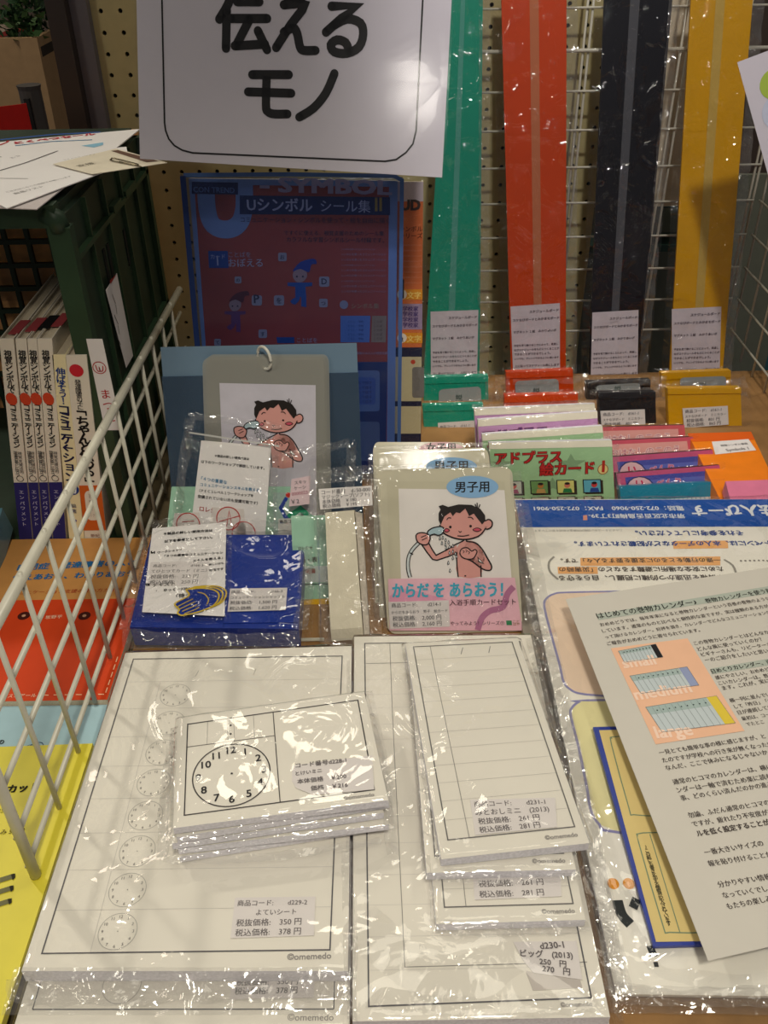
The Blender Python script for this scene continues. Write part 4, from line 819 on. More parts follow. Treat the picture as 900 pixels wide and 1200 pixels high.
for n_, (dx, dy) in enumerate(((34, -16), (18, -8), (0, 0))):
    O_ = [(230, 468), (262, 448), (300, 425), (285, 400), (310, 396), (360, 392), (410, 398), (440, 418), (436, 450), (410, 478), (360, 500), (320, 512), (300, 516), (262, 522), (244, 510), (252, 494)]
    i_ = Ink(.0066+.0006*n_); P_ = [hx(x+dx, y+dy) for x, y in smoothline(O_, 3, True)]
    k = MB(); k.prism([fl_(*p)+fl_.n*(.0066+.0006*n_) for p in P_], fl_.n, .0005, BL); a_ = k.build('hand_card', root)
    i_.stroke(fl_, P_, .0016, GD, 1, closed=True)
    if n_ == 2:
        for t in range(4): i_.stroke(fl_, [hx(246+t*10, 480+t*12), hx(300+t*12, 452+t*13), hx(318+t*10, 444+t*13)], .0010, GD, 2)
        i_.stroke(fl_, [hx(340, 412), hx(372, 420), hx(392, 446), hx(384, 470)], .0010, GD, 2, smooth=3)
    i_.build('gold_outline', a_)
wrap(PQ(fl_, [(176, 622), (270, 618), (268, 731), (160, 729)]), root, film('bag_film', refl=1.0), l=.003, r=.003, t=.003, b=.003, h=.0096, drop=.003, amp=.0016, nx=40, ny=40, seed=43, sc=26)

# boxed bathing cards "for boys": two, and one for girls behind
def bathing(PL, px, oval, txt, label, tint, nseed, y0, full=False):
    q = PQ(PL, px); root = thing('bathing_card_set', label, 'cards', ((q.c[2].x+q.c[3].x)/2, y0, 0.0), 'laminated bathing card sets')
    k = MB(); P_ = [q(*p) for p in rr(0, 0, 1, 1, .06, .05)]; k.prism(P_, PL.n, .008, mat('laminated_margin', (214, 208, 184), .12, .6, coat=.6, noise_amt=.02)); s_ = k.build('laminated_stack', root)
    i_ = Ink(.0002); e0 = [(oval[0]+oval[2]*cos(R(t)), oval[1]+oval[3]*sin(R(t))) for t in range(0, 360, 12)]; i_.poly(PL, e0, tint, 6)
    i_.text(PL, txt, (oval[0]-oval[2]*.66, oval[1]+oval[3]*.42), (oval[0]+oval[2]*.64, oval[1]+oval[3]*.36), BLACK, .02, 7, res=2, hs=1.0); i_.build('printed_oval', s_)
    return root, s_, q
B0 = lean(0.700, 0.0, 35); bathing(B0, [(437, 518), (545, 518), (560, 745), (440, 745)], (517, 526, 26, 8), '女子用', 'bathing card set with a pink oval, rearmost of three', (236, 196, 204), 1, .700)
B1 = lean(0.678, 0.0, 35); root, s_, q = bathing(B1, [(437, 529), (572, 524), (592, 748), (446, 748)], (529, 547, 30, 11), '男子用', 'bathing card set with a blue oval, the middle one, shining white', (140, 184, 226), 2, .678)
wrap(q, root, film('stiff_wrap', refl=.9, bump=.12, scale=14, rough=.1), l=.006, r=.008, t=.006, b=0, h=.002, drop=.004, amp=.001, nx=30, ny=40, seed=52, sc=16)
B2 = lean(0.652, 0.0, 30); root, s_, q = bathing(B2, [(440, 551), (600, 547), (613, 740), (455, 743)], (553.5, 570.5, 30.5, 13), '男子用', 'front bathing card set showing a child with a hand shower over a pink band', (140, 184, 226), 3, .652)
i_ = Ink(.0002); i_.poly(B2, [c2(137, 262), c2(700, 262), c2(745, 740), c2(150, 740)], (202, 196, 172), 0); i_.poly(B2, [c2(192, 297), c2(700, 304), c2(735, 740), c2(204, 740)], (238, 232, 228), 1)
i_.build('printed_card', s_); b_ = boy(B2, c2, lw=.00125); b_.base = .0005; b_.build('printed_drawing', s_)
q2 = PQ(B2, [c2(142, 728), c2(748, 722), c2(786, 975), c2(150, 975)]); band = slab('title_band', q2, .0004, mat('pink_band', (236, 186, 200), .4), root, off=.0028)
i_ = Ink(.0029); i_.stroke(B2, [c2(570, 972), c2(590, 915), c2(630, 880), c2(690, 862), c2(712, 800), c2(742, 765)], .006, (182, 116, 152), 1, smooth=4); i_.poly(B2, [c2(150, 810), c2(200, 770), c2(300, 790), c2(430, 828), c2(430, 870), c2(150, 870)], (228, 160, 186), 0)
i_.text(B2, 'からだ を あらおう！', c2(164, 812), c2(690, 806), (70, 172, 200), .035, 3, res=2, hs=1.3); i_.text(B2, '入浴手順カードセット', c2(436, 853), c2(752, 848), (74, 40, 50), .01, 3); i_.text(B2, 'やってみよう！シリーズ①', c2(440, 948), c2(696, 946), (74, 40, 50), .01, 3)
i_.poly(B2, [c2(706, 926), c2(732, 926), c2(734, 948), c2(708, 948)], (44, 130, 84), 3); i_.text(B2, 'こと', c2(738, 938), c2(768, 938), (150, 110, 60), 0, 3); i_.text(B2, 'ばや', c2(740, 949), c2(770, 949), (150, 110, 60), 0, 3); i_.build('printed_text', band)
price(root, B2, [c2(143, 838), c2(432, 829), c2(438, 955), c2(152, 967)], [('商品コード:　　d214-1', .05, .86, .20), ('からだをあらおう　男子　絵カード', .04, .97, .44), ('税抜価格:　2,000 円', .05, .86, .70), ('税込価格:　2,160 円', .05, .86, .93)], off=.0034)
wrap(grow(q, .001, .001, .001, .001), root, film('card_wrap', refl=.9, bump=.22, scale=18, rough=.05), l=.004, r=.010, t=.004, b=.001, h=.0042, drop=.007, amp=.0011, nx=44, ny=50, seed=55, sc=20, crump=.003)

# picture card packs
def picpack(y0, px, label, base, star, title, full, seed, tcol, group='picture card packs standing in a row'):
    PL = lean(y0, 0.0, 20); q = PQ(PL, px); root = thing('picture_card_pack', label, 'cards', ((q.c[2].x+q.c[3].x)/2, y0, 0.0), group)
    s_ = slab('card_block', q, .010, mat('pack_'+star, base, .45), root, EDGE); i_ = Ink(.0001)
    i_.poly(q, [(0, 0), (1, 0), (1, .09), (0, .09)], (232, 226, 206), 1)
    def star5(cx_, cy_, r_, c): i_.poly(q, [(cx_+r_*(1 if a_ % 2 == 0 else .42)*sin(a_*pi/5), cy_-r_*1.1*(1 if a_ % 2 == 0 else .42)*cos(a_*pi/5)) for a_ in range(10)], c, 1)
    sc_ = tuple(int(c*.82) for c in base); star5(.1, .30, .09, sc_); star5(.66, .32, .13, sc_); star5(.5, .62, .1, sc_)
    for lv, bo, c in ((2, .07, (96, 20, 20)), (3, .02, tcol)):
        i_.text(q, 'アドプラス', (.04, .30), (.58, .285), c, bo, lv, res=1); i_.text(q, '絵カード', (.40, .47), (.84, .455), c, bo, lv, res=1)
    i_.circ(q, (.915, .41), .0058, (140, 60, 20), .0008, 2, 20, (220, 200, 130)); i_.text(q, '①' if False else '1', (.909, .445), (.922, .445), (170, 40, 24), .04, 4)
    if full:
        rn = random.Random(5)
        for r_ in range(2):
            for c_ in range(4):
                x0, y_ = .10+c_*.215, .55+r_*.24
                if y_ > .95: continue
                i_.rect(q, x0+.015, y_+.015, x0+.165, y_+.215, (60, 50, 40), 2); i_.rect(q, x0, y_, x0+.15, y_+.20, (BLACK), 3)
                i_.rect(q, x0+.008, y_+.012, x0+.142, y_+.188, [(200, 206, 190), (110, 150, 90), (210, 206, 120), (96, 170, 190)][c_ % 4] if r_ == 0 else (200, 196, 180), 4)
                cx_, cy_ = x0+.075+rn.uniform(-.02, .02), y_+.075
                i_.circ(q, (cx_, cy_), .0036, BLACK, 0, 5, 10, [(214, 90, 80), (180, 120, 60), (206, 120, 96), (196, 60, 60)][c_]); i_.circ(q, (cx_, cy_-.022), .0032, BLACK, 0, 6, 10, (34, 28, 30), asp=.5)
                i_.poly(q, [(cx_-.03, cy_+.05), (cx_+.03, cy_+.05), (cx_+.04, cy_+.11), (cx_-.04, cy_+.11)], [(160, 60, 100), (190, 150, 90), (40, 120, 70), (40, 70, 140)][c_], 5)
    i_.build('printed_cover', s_)
    wrap(q, root, film('pack_film', refl=.9, bump=.2, scale=20, rough=.06), l=.006, r=.007, t=.004, b=0, h=.0016, drop=.006, amp=.0009, nx=30, ny=24, seed=seed, sc=22)
PU = (200, 150, 196); GN = (158, 196, 148)
picpack(.955, [(556, 479), (697, 473), (700, 560), (560, 566)], 'purple picture card pack, rearmost of the four with white headers', PU, 'purple', 1, False, 61, (100, 40, 130))
picpack(.927, [(560, 492), (700, 482), (703, 570), (564, 578)], 'purple picture card pack, second from the back', PU, 'purple', 1, False, 62, (100, 40, 130))
picpack(.899, [(565, 509), (706, 499), (712, 585), (570, 592)], 'green picture card pack, third from the back, mostly covered', GN, 'green', 1, False, 63, (180, 60, 40))
picpack(.870, [(573, 519), (717, 516), (721, 597), (578, 600)], 'green picture card pack in front, red title and rows of small pictures', GN, 'green', 1, True, 64, (186, 36, 30))

# pink/purple story card books, teal box, orange and pink packs
def storybook(y0, px, label, base, inner, txt, kind, seed, grp='story card books to the right of the picture packs'):
    PL = lean(y0, 0.0, 24); q = PQ(PL, px); root = thing('story_book', label, 'book', ((q.c[2].x+q.c[3].x)/2, y0, 0.0), grp)
    s_ = slab('book_body', q, .010, mat('story_%02x%02x' % base[:2], base, .35, .5), root, mat('dark_edge', (70, 34, 40), .6)); i_ = Ink(.0001)
    if kind == 'a':
        i_.rect(q, .03, .07, .93, .34, inner, 1)
        for lv, bo, c in ((2, .06, (240, 220, 214)), (3, .0, (176, 40, 90))): i_.text(q, txt, (.10, .285), (.84, .27), c, bo, lv)
    else:
        i_.rect(q, .08, .10, .93, .95, inner, 1); i_.rect(q, .30, .20, .86, .42, (96, 104, 184), 2); i_.poly(q, [(.16+.13*cos(a_*pi/8)+.05, .40-.28*sin(a_*pi/8)) for a_ in range(9)], (222, 180, 186), 3); i_.stroke(q, [(.21+.14*cos(a_*pi/8), .40-.29*sin(a_*pi/8)) for a_ in range(9)], .0008, (40, 30, 60), 4)
        i_.text(q, 'い', (.17, .33), (.24, .33), (200, 50, 90), .04, 4)
        for lv, bo, c in ((4, .06, (226, 170, 190)), (5, .0, (190, 40, 90))): i_.text(q, txt, (.36, .36), (.60, .35), c, bo, lv)
    i_.build('printed_cover', s_); wrap(q, root, film('pack_film', refl=.9), l=.005, r=.008, t=.003, b=0, h=.0014, drop=.004, amp=.001, nx=34, ny=20, seed=seed, sc=24)
storybook(.965, [(690, 501), (802, 498), (808, 560), (696, 566)], 'coral story book with lettered panel, rearmost beside the yellow packs', (206, 90, 96), (222, 158, 150), 'おはなしのこのえ', 'a', 71)
storybook(.935, [(702, 517), (812, 512), (822, 575), (710, 582)], 'coral story book with lettered panel, the second row', (206, 84, 102), (224, 160, 152), 'おはなしのこのえ', 'a', 72)
storybook(.905, [(712, 536), (835, 527), (846, 588), (722, 596)], 'pink-edged blue story book with a half-round emblem, behind its twin', (196, 84, 124), (74, 78, 160), 'べんり', 'b', 73)
storybook(.878, [(722, 555), (843, 545), (852, 600), (730, 606)], 'pink-edged blue story book with a half-round emblem, just behind the teal box', (196, 84, 124), (74, 78, 160), 'べんり', 'b', 74)
PL = lean(.855, 0, 26); root, s_, q = laid('teal_card_box', 'teal card box with a row of tiny white squares above the blue banner', 'box', PL, [(726, 570), (851, 564), (858, 608), (730, 612)], .012, mat('teal', (30, 130, 160), .3, .5), part='box_body', base_z=0.0)
i_ = Ink(.0001)
for a_ in range(22): i_.rect(q, .06+a_*.040, .42-a_*.002, .094+a_*.040, .60-a_*.002, (206, 220, 226), 1)
for a_ in range(22): i_.rect(q, .06+a_*.040, .66-a_*.002, .094+a_*.040, .84-a_*.002, (206, 220, 226), 1)
i_.build('printed_squares', s_); wrap(q, root, film('pack_film', refl=.9), l=.004, r=.004, t=.003, b=0, h=.0014, drop=.004, nx=30, ny=12, seed=75)
z4 = flat(.040); root, s_, q = laid('orange_file', 'orange file lying flat with a white title label, right of the story books', 'file', slope(V((.40, .86, .03)), V((.5, .86, .03)), V((.45, 1.02, .045))), [(806, 508), (880, 506), (918, 585), (846, 590)], .020, mat('orange_file', (236, 128, 20), .35, .5), part='file_body', base_z=0.0)
PLo = Pl(q.c[0], q.n); price(root, PLo, [(834, 518), (877, 515), (886, 528), (838, 533)], [('視覚シンボル事典', .2, .9, .45), ('Symbols 1', .3, .85, .88)], off=.0006, name='title_label')
k = Ink(.0001); k.poly(q, [(0, 0), (1, 0), (1, .13), (0, .13)], (214, 92, 24), 0); k.build('printed_band', s_)
root, s_, q = laid('pink_file', 'translucent pink pack at the right edge above the blue banner', 'file', slope(V((.40, .80, .045)), V((.5, .80, .045)), V((.45, .90, .052))), [(850, 564), (935, 561), (950, 600), (860, 602)], .016, mat('pink_file', (224, 124, 158), .3, .5), part='file_body', base_z=0.0)

# ================================================================== FRONT: sheet packs, cards, envelope
def c6(x, y): return (180+x/3, 780+y/3)
def c7(x, y): return (400+x/2.553, 730+y/2.553)
def c8(x, y): return (20+x/2.25, 1000+y/2.25)
PG = (104, 98, 100); OM = (150, 146, 144)
BAG = film('sheet_bag', refl=1.0, bump=.22, scale=14, rough=.05)

# -- left timetable sheets: two packs
ZA = flat(.030); ZL = flat(.0165)
A4 = [(147, 765), (412, 757), (408, 1138), (25, 1138)]
qa = PQ(ZA, A4, 210, 297)
dy = ZL(387, 1182).y - ZA(387, 1114).y
ql = Q(*[p+V((0.001, dy, -.0135)) for p in qa.c], w=210, h=297); ql.n = V((0, 0, 1))
root = thing('sheet_pack', 'lower pack of schedule sheets, peeking out at the bottom left edge', 'sheet pack', (-.14, .42, 0.0), 'packs of schedule sheets in clear bags')
s_ = slab('paper_block', ql, .0160, PAPER, root, EDGE); i_ = Ink(.0001)
for a_, b_ in (((8.5, 8), (8.5, 284)), ((8.5, 284), (200, 284)), ((200, 284), (200, 8))): i_.stroke(ql, [a_, b_], .0008, GREY)
i_.text(ql, '©omemedo', (171, 291), (200, 291), OM, .01); i_.circ(ql, (62, 268), .0125, LGREY, .0004, 1, 36); i_.build('printed_lines', s_)
price(root, ql, [(135, 252), (187, 251), (187, 277), (133, 278)], [('税抜価格:　350 円', .05, .8, .66), ('税込価格:　378 円', .05, .8, .88)], off=.0006)
wrap(ql, root, BAG, l=.006, r=.004, t=.004, b=.012, h=.0014, drop=.010, amp=.0010, nx=50, ny=60, seed=81, sc=14)
root = thing('sheet_pack', 'upper left pack of timetable sheets with a column of small clock faces', 'sheet pack', (-.14, .45, .0166), 'packs of schedule sheets in clear bags')
s_ = slab('paper_block', qa, .0125, PAPER, root, EDGE); i_ = Ink(.0001); f2 = lambda x, y: (x/2.608, 740+y/2.608)
TLb, TRb, BRb, BLb = f2(408, 85), (401, 769), c8(825, 255), f2(128, 985)
i_.stroke(ZA, [TLb, TRb, BRb, BLb], .0010, (96, 94, 98), 1, closed=True)
def lerp2(a, b, t): return (a[0]+(b[0]-a[0])*t, a[1]+(b[1]-a[1])*t)
for yl in (155, 237, 323, 413, 512, 617, 730, 853):
    t = (yl-85)/900; i_.stroke(ZA, [lerp2(TLb, BLb, t), lerp2(TRb, BRb, t)], .0003, (196, 192, 188), 0)
i_.stroke(ZA, [f2(490, 155), f2(275, 985)], .0003, (196, 192, 188), 0); i_.stroke(ZA, [lerp2(TLb, TRb, .58), lerp2(TLb, TRb, .565)], .0003, OM, 0)
i_.stroke(ZA, [(233, 786), (229, 793)], .0004, OM, 1); i_.stroke(ZA, [(300, 784), (297, 791)], .0004, OM, 1)
for (x, y) in ((536, 195), (517, 280), (495, 370), (470, 462), (445, 563), (420, 672), (390, 790), (360, 917)):
    cc = f2(x, y); C3 = ZA(*cc); i_.circ(ZA, cc, .0128, LGREY, .00035, 1, 40)
    for h_ in range(12):
        a_ = pi/2-h_*pi/6; p = C3+V((cos(a_), sin(a_), 0))*.0104; vs, fs, wd = glyphs(str(h_ or 12), .01, 1); sz = .0030
        i_.add([p+V(((vx-wd/2)*sz, (vy-.35)*sz, .0003+e)) for vx, vy, e in vs], fs, ink((120, 116, 116)))
    i_.circ(ZA, cc, .0004, GREY, 0, 1, 6, GREY)
i_.text(ZA, '©omemedo', c8(712, 282), c8(828, 278), OM, .02); i_.build('printed_lines', s_)
price(root, ZA, [c8(575, 118), c8(787, 115), c8(783, 218), c8(563, 225)], [('商品コード:　　d229-2', .04, .90, .21, PG), ('よていシート', .28, .77, .45, PG), ('税抜価格:　350 円', .05, .84, .71, PG), ('税込価格:　378 円', .05, .84, .95, PG)], off=.0006)
wrap(qa, root, BAG, l=.004, r=.003, t=.003, b=.014, h=.0020, drop=.012, amp=.0013, nx=80, ny=110, seed=84, sc=11)
k = Ink(); g = []
gq = Q(qa.c[3]+V((-.004, .002, .0006)), qa.c[2]+V((.002, .002, .0006)), qa.c[2]+V((.003, -.022, -.0115)), qa.c[3]+V((-.008, -.022, -.0115))); gq.n = V((0, -.4, 1)).normalized()
wrap(gq, root, FOLD, l=.0, r=.0, t=.0, b=.0, h=.0012, drop=0, amp=.0016, nx=150, ny=16, seed=87, sc=42, name='bag_fold')

# -- centre outlook sheets: two packs
MB4 = [(415, 746), (622, 744), (715, 1192), (413, 1197)]
qm = PQ(ZA, MB4); qm2 = Q(*[p+V((.002, -.010, -.0140)) for p in qm.c]); qm2.n = V((0, 0, 1))
root = thing('sheet_pack', 'lower centre pack of plain ruled sheets, its front edge at the bottom', 'sheet pack', (.06, .44, 0.0), 'packs of schedule sheets in clear bags')
s_ = slab('paper_block', qm2, .0155, PAPER, root, EDGE); i_ = Ink(.0001); i_.frame(qm2, .04, .02, .96, .965, .0008); i_.build('printed_lines', s_)
wrap(qm2, root, BAG, l=.002, r=.010, t=.003, b=.010, h=.0010, drop=.008, amp=.0008, nx=30, ny=50, seed=91, sc=14)
root = thing('sheet_pack', 'upper centre pack of tall ruled sheets lying under the narrow packs', 'sheet pack', (.06, .45, .0162), 'packs of schedule sheets in clear bags')
s_ = slab('paper_block', qm, .0130, PAPER, root, EDGE); i_ = Ink(.0001)
i_.stroke(ZA, [c7(70, 62), (609, 752), c7(748, 1122), c7(82, 1148)], .0010, (96, 94, 98), 1, closed=True)
i_.stroke(ZA, [c7(145, 62), c7(152, 250), c7(190, 1030), c7(735, 1015)], .0005, (140, 137, 136), 1)
i_.stroke(ZA, [c7(74, 122), c7(560, 112)], .0005, (140, 137, 136), 1)
for yl in (170, 215, 255, 305, 350, 435, 580, 660, 755, 845, 940, 1040): i_.stroke(ZA, [c7(70+(yl-62)*.011, yl), c7(560+(yl-62)*.17, yl-12)], .00025, (200, 196, 192), 0)
i_.text(ZA, '©omemedo', c7(657, 1150), c7(752, 1147), OM, .02); i_.build('printed_lines', s_)
c4 = lambda x, y: (560+x/4.5, 960+y/4.5)
lab = [c4(185, 650), c4(520, 645), c4(550, 850), c4(290, 812), c4(240, 750)]
k = MB(); k.prism([ZA(*p)+V((0, 0, .0008)) for p in lab], V((0, 0, 1)), .0002, LABELP); a_ = k.build('price_label', root); i_ = Ink(.0010)
i_.text(ZA, 'd230-1', c4(330, 690), c4(455, 682), PG, .02); i_.text(ZA, 'ビッグ　(2013)', c4(225, 726), c4(500, 738), PG, .02); i_.text(ZA, '250　円', c4(325, 768), c4(465, 784), PG, .02); i_.text(ZA, '270　円', c4(340, 806), c4(485, 826), PG, .02)
i_.build('printed_text', a_)
k = MB(); k.prism([ZA(*p)+V((0, 0, .0004)) for p in (c4(250, 800), c4(540, 850), c4(550, 890), c4(290, 905))], V((0, 0, 1)), .0002, mat('label_back', (190, 182, 176), .5)); k.build('label_backing', root)
wrap(qm, root, BAG, l=.003, r=.010, t=.003, b=.004, h=.0020, drop=.010, amp=.0016, nx=60, ny=110, seed=95, sc=10)

# -- narrow outlook packs: three
def narrow(z, px, label, detail, seed, bpx=None):
    PL = flat(z); q = PQ(PL, px, 99, 210); root = thing('narrow_card_pack', label, 'card pack', ((q.c[0].x+q.c[2].x)/2, (q.c[0].y+q.c[2].y)/2, z-.0078), 'narrow ruled card packs')
    s_ = slab('paper_block', q, .0078, PAPER, root, EDGE); i_ = Ink(.0001)
    i_.frame(q, 6.5, 5, 93, 196, .0009, (110, 108, 108)); i_.stroke(q, [(21, 5), (21, 196)], .0005, (150, 146, 144), 1); 
    for a_ in range(1, 12): i_.stroke(q, [(6.5, 5+a_*191/12), (93, 5+a_*191/12)], .0003, (192, 188, 184), 0)
    if detail: i_.stroke(q, [(46, 17), (49, 9)], .0005, GREY, 1); i_.stroke(q, [(70, 17), (73, 9)], .0005, GREY, 1)
    i_.text(q, '©omemedo', (71, 204), (93, 204), OM, .02); i_.build('printed_lines', s_); return root, s_, q, PL
ML = [('商品コード:　　d231-1', .04, .88, .21, PG), ('みとおしミニ　(2013)', .04, .92, .46, PG), ('税抜価格:　261 円', .06, .80, .71, PG), ('税込価格:　281 円', .06, .80, .95, PG)]
root, s_, q, PL = narrow(.0390, [(492, 846), (636, 842), (686, 1078), (511, 1083)], 'bottom narrow card pack, nearest the viewer, with half a price sticker showing', False, 101)
price(root, PL, [(553, 1005), (656, 1002), (658, 1051), (556, 1055)], ML, off=.0006)
wrap(q, root, BAG, l=.003, r=.006, t=.003, b=.004, h=.0012, drop=.005, amp=.0008, nx=26, ny=44, seed=101, sc=18)
root, s_, q, PL = narrow(.0475, [(481, 790), (623, 787), (675, 1019), (500, 1023)], 'middle narrow card pack, straight, under the slanted one', False, 102)
wrap(q, root, BAG, l=.003, r=.006, t=.003, b=.004, h=.0012, drop=.005, amp=.0008, nx=26, ny=44, seed=102, sc=18)
root, s_, q, PL = narrow(.0565, [(475, 754), (606.4, 747.6), (690.6, 988), (517, 1007)], 'top narrow card pack, slanted, with the whole price sticker d231-1', True, 103)
price(root, PL, [c7(385, 530), c7(640, 524), c7(645, 612), c7(400, 636)], ML, off=.0006)
wrap(q, root, BAG, l=.003, r=.004, t=.003, b=.003, h=.0012, drop=.005, amp=.0010, nx=40, ny=70, seed=103, sc=16)

# -- clock cards: five packs stacked
CT = [(209, 841), (426.7, 810), (455, 937), (202.7, 970)]
for n_ in range(5):
    z = .0375+.0080*n_; top = n_ == 4
    qt = PQ(flat(.0700), CT, 148, 105)
    cen = sum(qt.c, V())/4; an = R([1.6, -1.2, .9, 2.2, 0][n_]); sh_ = V(([-.002, .001, -.004, -.001, 0][n_], [.001, -.001, 0, .001, 0][n_], z-.0700))
    cc = [cen+sh_+Matrix.Rotation(an, 3, 'Z') @ (p-cen) for p in qt.c]
    q = Q(*cc, w=148, h=105); q.n = V((0, 0, 1))
    root = thing('clock_card_pack', ['clock card pack at the very bottom of the stack', 'clock card pack second from the bottom of the stack', 'clock card pack in the middle of the stack', 'clock card pack just under the top one', 'top clock card pack showing a large clock face and sticker d228-1'][n_], 'card pack', (cen.x, cen.y, z-.0072), 'clock card packs in one stack')
    s_ = slab('paper_block', q, .0066, PAPER, root, EDGE)
    if top:
        PL = flat(z); PL.n = V((0, 0, 1)); i_ = Ink(.0001); DK = (64, 60, 62)
        i_.stroke(PL, [c6(120, 207), c6(718, 122), c6(776, 437), c6(108, 527)], .0009, DK, 1, closed=True)
        i_.stroke(PL, [c6(420, 165), c6(445, 482)], .0007, DK, 1); i_.stroke(PL, [c6(119, 287), c6(426, 247)], .0005, DK, 1)
        for a_, b_ in ((( 190, 198), (188, 277)), ((258, 189), (262, 267)), ((281, 186), (285, 264)), ((351, 176), (355, 255))): i_.stroke(PL, [c6(*a_), c6(*b_)], .0003, OM, 1)
        i_.circ(PL, c6(271, 211), .0009, DK, 0, 1, 10, DK); i_.circ(PL, c6(271, 241), .0009, DK, 0, 1, 10, DK)
        cc_ = c6(274, 383); rr_ = (PL(*c6(138, 400))-PL(*c6(410, 366))).length/2; i_.circ(PL, cc_, rr_, DK, .0009, 1, 64)
        for h_, (x, y) in {12: (273, 298), 11: (220, 318), 10: (185, 349), 9: (158, 395), 8: (177, 438), 7: (222, 465), 6: (275, 470), 5: (335, 450), 4: (375, 410), 3: (388, 365), 2: (368, 325), 1: (322, 303)}.items():
            C3 = PL(*c6(x, y)); vs, fs, wd = glyphs(str(h_), .02, 3); sz = .0088; dx = (q.c[1]-q.c[0]).normalized(); up_ = V((-dx.y, dx.x, 0))
            i_.add([C3+dx*((vx-wd/2)*sz)+up_*((vy-.35)*sz)+V((0, 0, .0004+e)) for vx, vy, e in vs], fs, ink((50, 48, 50)))
        i_.circ(PL, c6(275, 380), .0009, DK, 0, 1, 10, DK); i_.text(PL, '©omemedo', c6(670, 473), c6(776, 460), OM, .02); i_.build('printed_lines', s_)
        cut = [c6(*p) for p in ((497, 352), (768, 318), (776, 437), (562, 457), (500, 432), (487, 408), (487, 372))]
        k = MB(); k.prism([PL(*p)+V((0, 0, .0007)) for p in cut], V((0, 0, 1)), .0002, LABELP); a_ = k.build('price_label', root); i_ = Ink(.0008)
        i_.text(PL, 'コード番号d228-1', c6(500, 362), c6(678, 342), PG, .02); i_.text(PL, 'とけいミニ', c6(500, 389), c6(592, 377), PG, .02); i_.text(PL, '本体価格　￥200', c6(506, 418), c6(678, 398), PG, .02); i_.text(PL, '価格　￥216', c6(553, 442), c6(683, 429), PG, .02); i_.build('printed_text', a_)
    wrap(q, root, BAG if top else film('side_bag', refl=1.0, bump=.3, scale=26, rough=.07), l=.005 if not top else .003, r=.007, t=.003, b=.003 if not top else .002, h=.0010, drop=.0045, amp=.0007 if not top else .0008, nx=44, ny=34, seed=110+n_, sc=20)

# -- big printed poster in its bag, upside down
TLe = flat(.046)(603, 585); dxe = (flat(.046)(900, 585)-TLe).normalized(); BLe = flat(.012)(722, 1165); dxb = dxe
qe = Q(TLe, TLe+dxe*.364, BLe+dxb*.30, BLe); PE = slope(TLe, TLe+dxe*.3, BLe); qe.n = PE.n.copy()
root = thing('poster_bag', 'white poster with a blue band of upside-down lettering in a large clear bag', 'poster', (.27, .55, .002))
s_ = slab('poster', qe, .003, mat('poster_white', (240, 236, 226), .5, .35, noise_amt=.01), root); i_ = Ink(.0001)
BLU = (30, 84, 170); DBL = (40, 70, 140); W_ = (226, 230, 236)
qh = [PE(603.3, 586), PE(1010, 584)]; i_.poly(PE, [(603.5, 586), (1000, 585), (1000, 617), (609.5, 618)], BLU, 0)
e3 = lambda x, y: (600+x/3, 570+y/3)
i_.text(PE, '電話：072-250-9060　FAX：072-250-9061', e3(600, 71), e3(76, 73), W_, .02, 2); i_.text(PE, '堺市北区百舌鳥梅町3丁39-', e3(604, 98), e3(268, 99), W_, .02, 2); i_.poly(PE, [e3(250, 103), e3(264, 102), e3(265, 120), e3(250, 120)], (220, 150, 130), 2)
i_.text(PE, 'ＮＰＯ法人ぴーす', (962, 592.5), (808, 593.5), W_, .035, 2, res=2, hs=1.1)
i_.text(PE, 'それを参考にしてください。', e3(808, 157), e3(432, 158), DBL, .03, 2); i_.text(PE, '緊急時サポートペンには、本人のデータなどが記載されています。', (962, 634), e3(218, 196), DBL, .03, 2)
i_.poly(PE, [e3(565, 193), e3(758, 191), e3(760, 218), e3(568, 220)], (238, 176, 110), 1); i_.text(PE, 'このポスターは赤い羽根共同募金の助成を受けています', e3(386, 152), e3(78, 154), (150, 148, 146), 0, 2)
OR = (236, 176, 116); i_.poly(PE, [e3(240, 252), e3(732, 247), e3(732, 278), e3(241, 280)], OR, 1); i_.poly(PE, [e3(160, 284), e3(300, 283), e3(302, 308), e3(162, 308)], OR, 1)
T5 = (78, 70, 66)
i_.text(PE, '一連の行動をとるのに支援を要する人々」です。', e3(730, 253), e3(170, 256), T5, .02, 2); i_.text(PE, 'ために安全な場所に避難するなどの「災害時の', e3(738, 284), e3(164, 286), T5, .02, 2); i_.text(PE, 'な情報を迅速かつ的確に把握し、自らを守る', e3(744, 313), e3(164, 316), T5, .02, 2)
i_.stroke(PE, [e3(148, 248), e3(130, 268), e3(133, 300), e3(162, 328)], .0022, (150, 146, 140), 2, smooth=3); i_.stroke(PE, [e3(745, 258), e3(775, 278), e3(788, 310), e3(784, 325)], .0022, (150, 146, 140), 2, smooth=3); i_.text(PE, 'とは……', (925, 656), (867, 657), (110, 104, 100), .02, 2)
g5 = lambda x, y: (570+x/5, 660+y/5)
B1_ = [g5(*p) for p in ((2200, 150), (830, 165), (480, 172), (400, 180), (350, 210), (340, 260), (380, 420), (430, 600), (450, 690), (490, 740), (580, 770), (900, 790), (2200, 800))]
i_.poly(PE, B1_, (232, 208, 186), 0); i_.stroke(PE, smoothline(B1_[1:-1], 3), .0022, (142, 140, 186), 1)
B2_ = [(900, 818), (689, 821), (678, 823), (670, 830), (669, 840), (678, 876), (688, 925), (692, 948), (702, 966), (727, 976), (900, 985)]
i_.poly(PE, B2_, (230, 222, 170), 0); i_.stroke(PE, smoothline(B2_, 3), .0022, (142, 140, 186), 1)
h4 = lambda x, y: (680+x/2.727, 760+y/2.727)
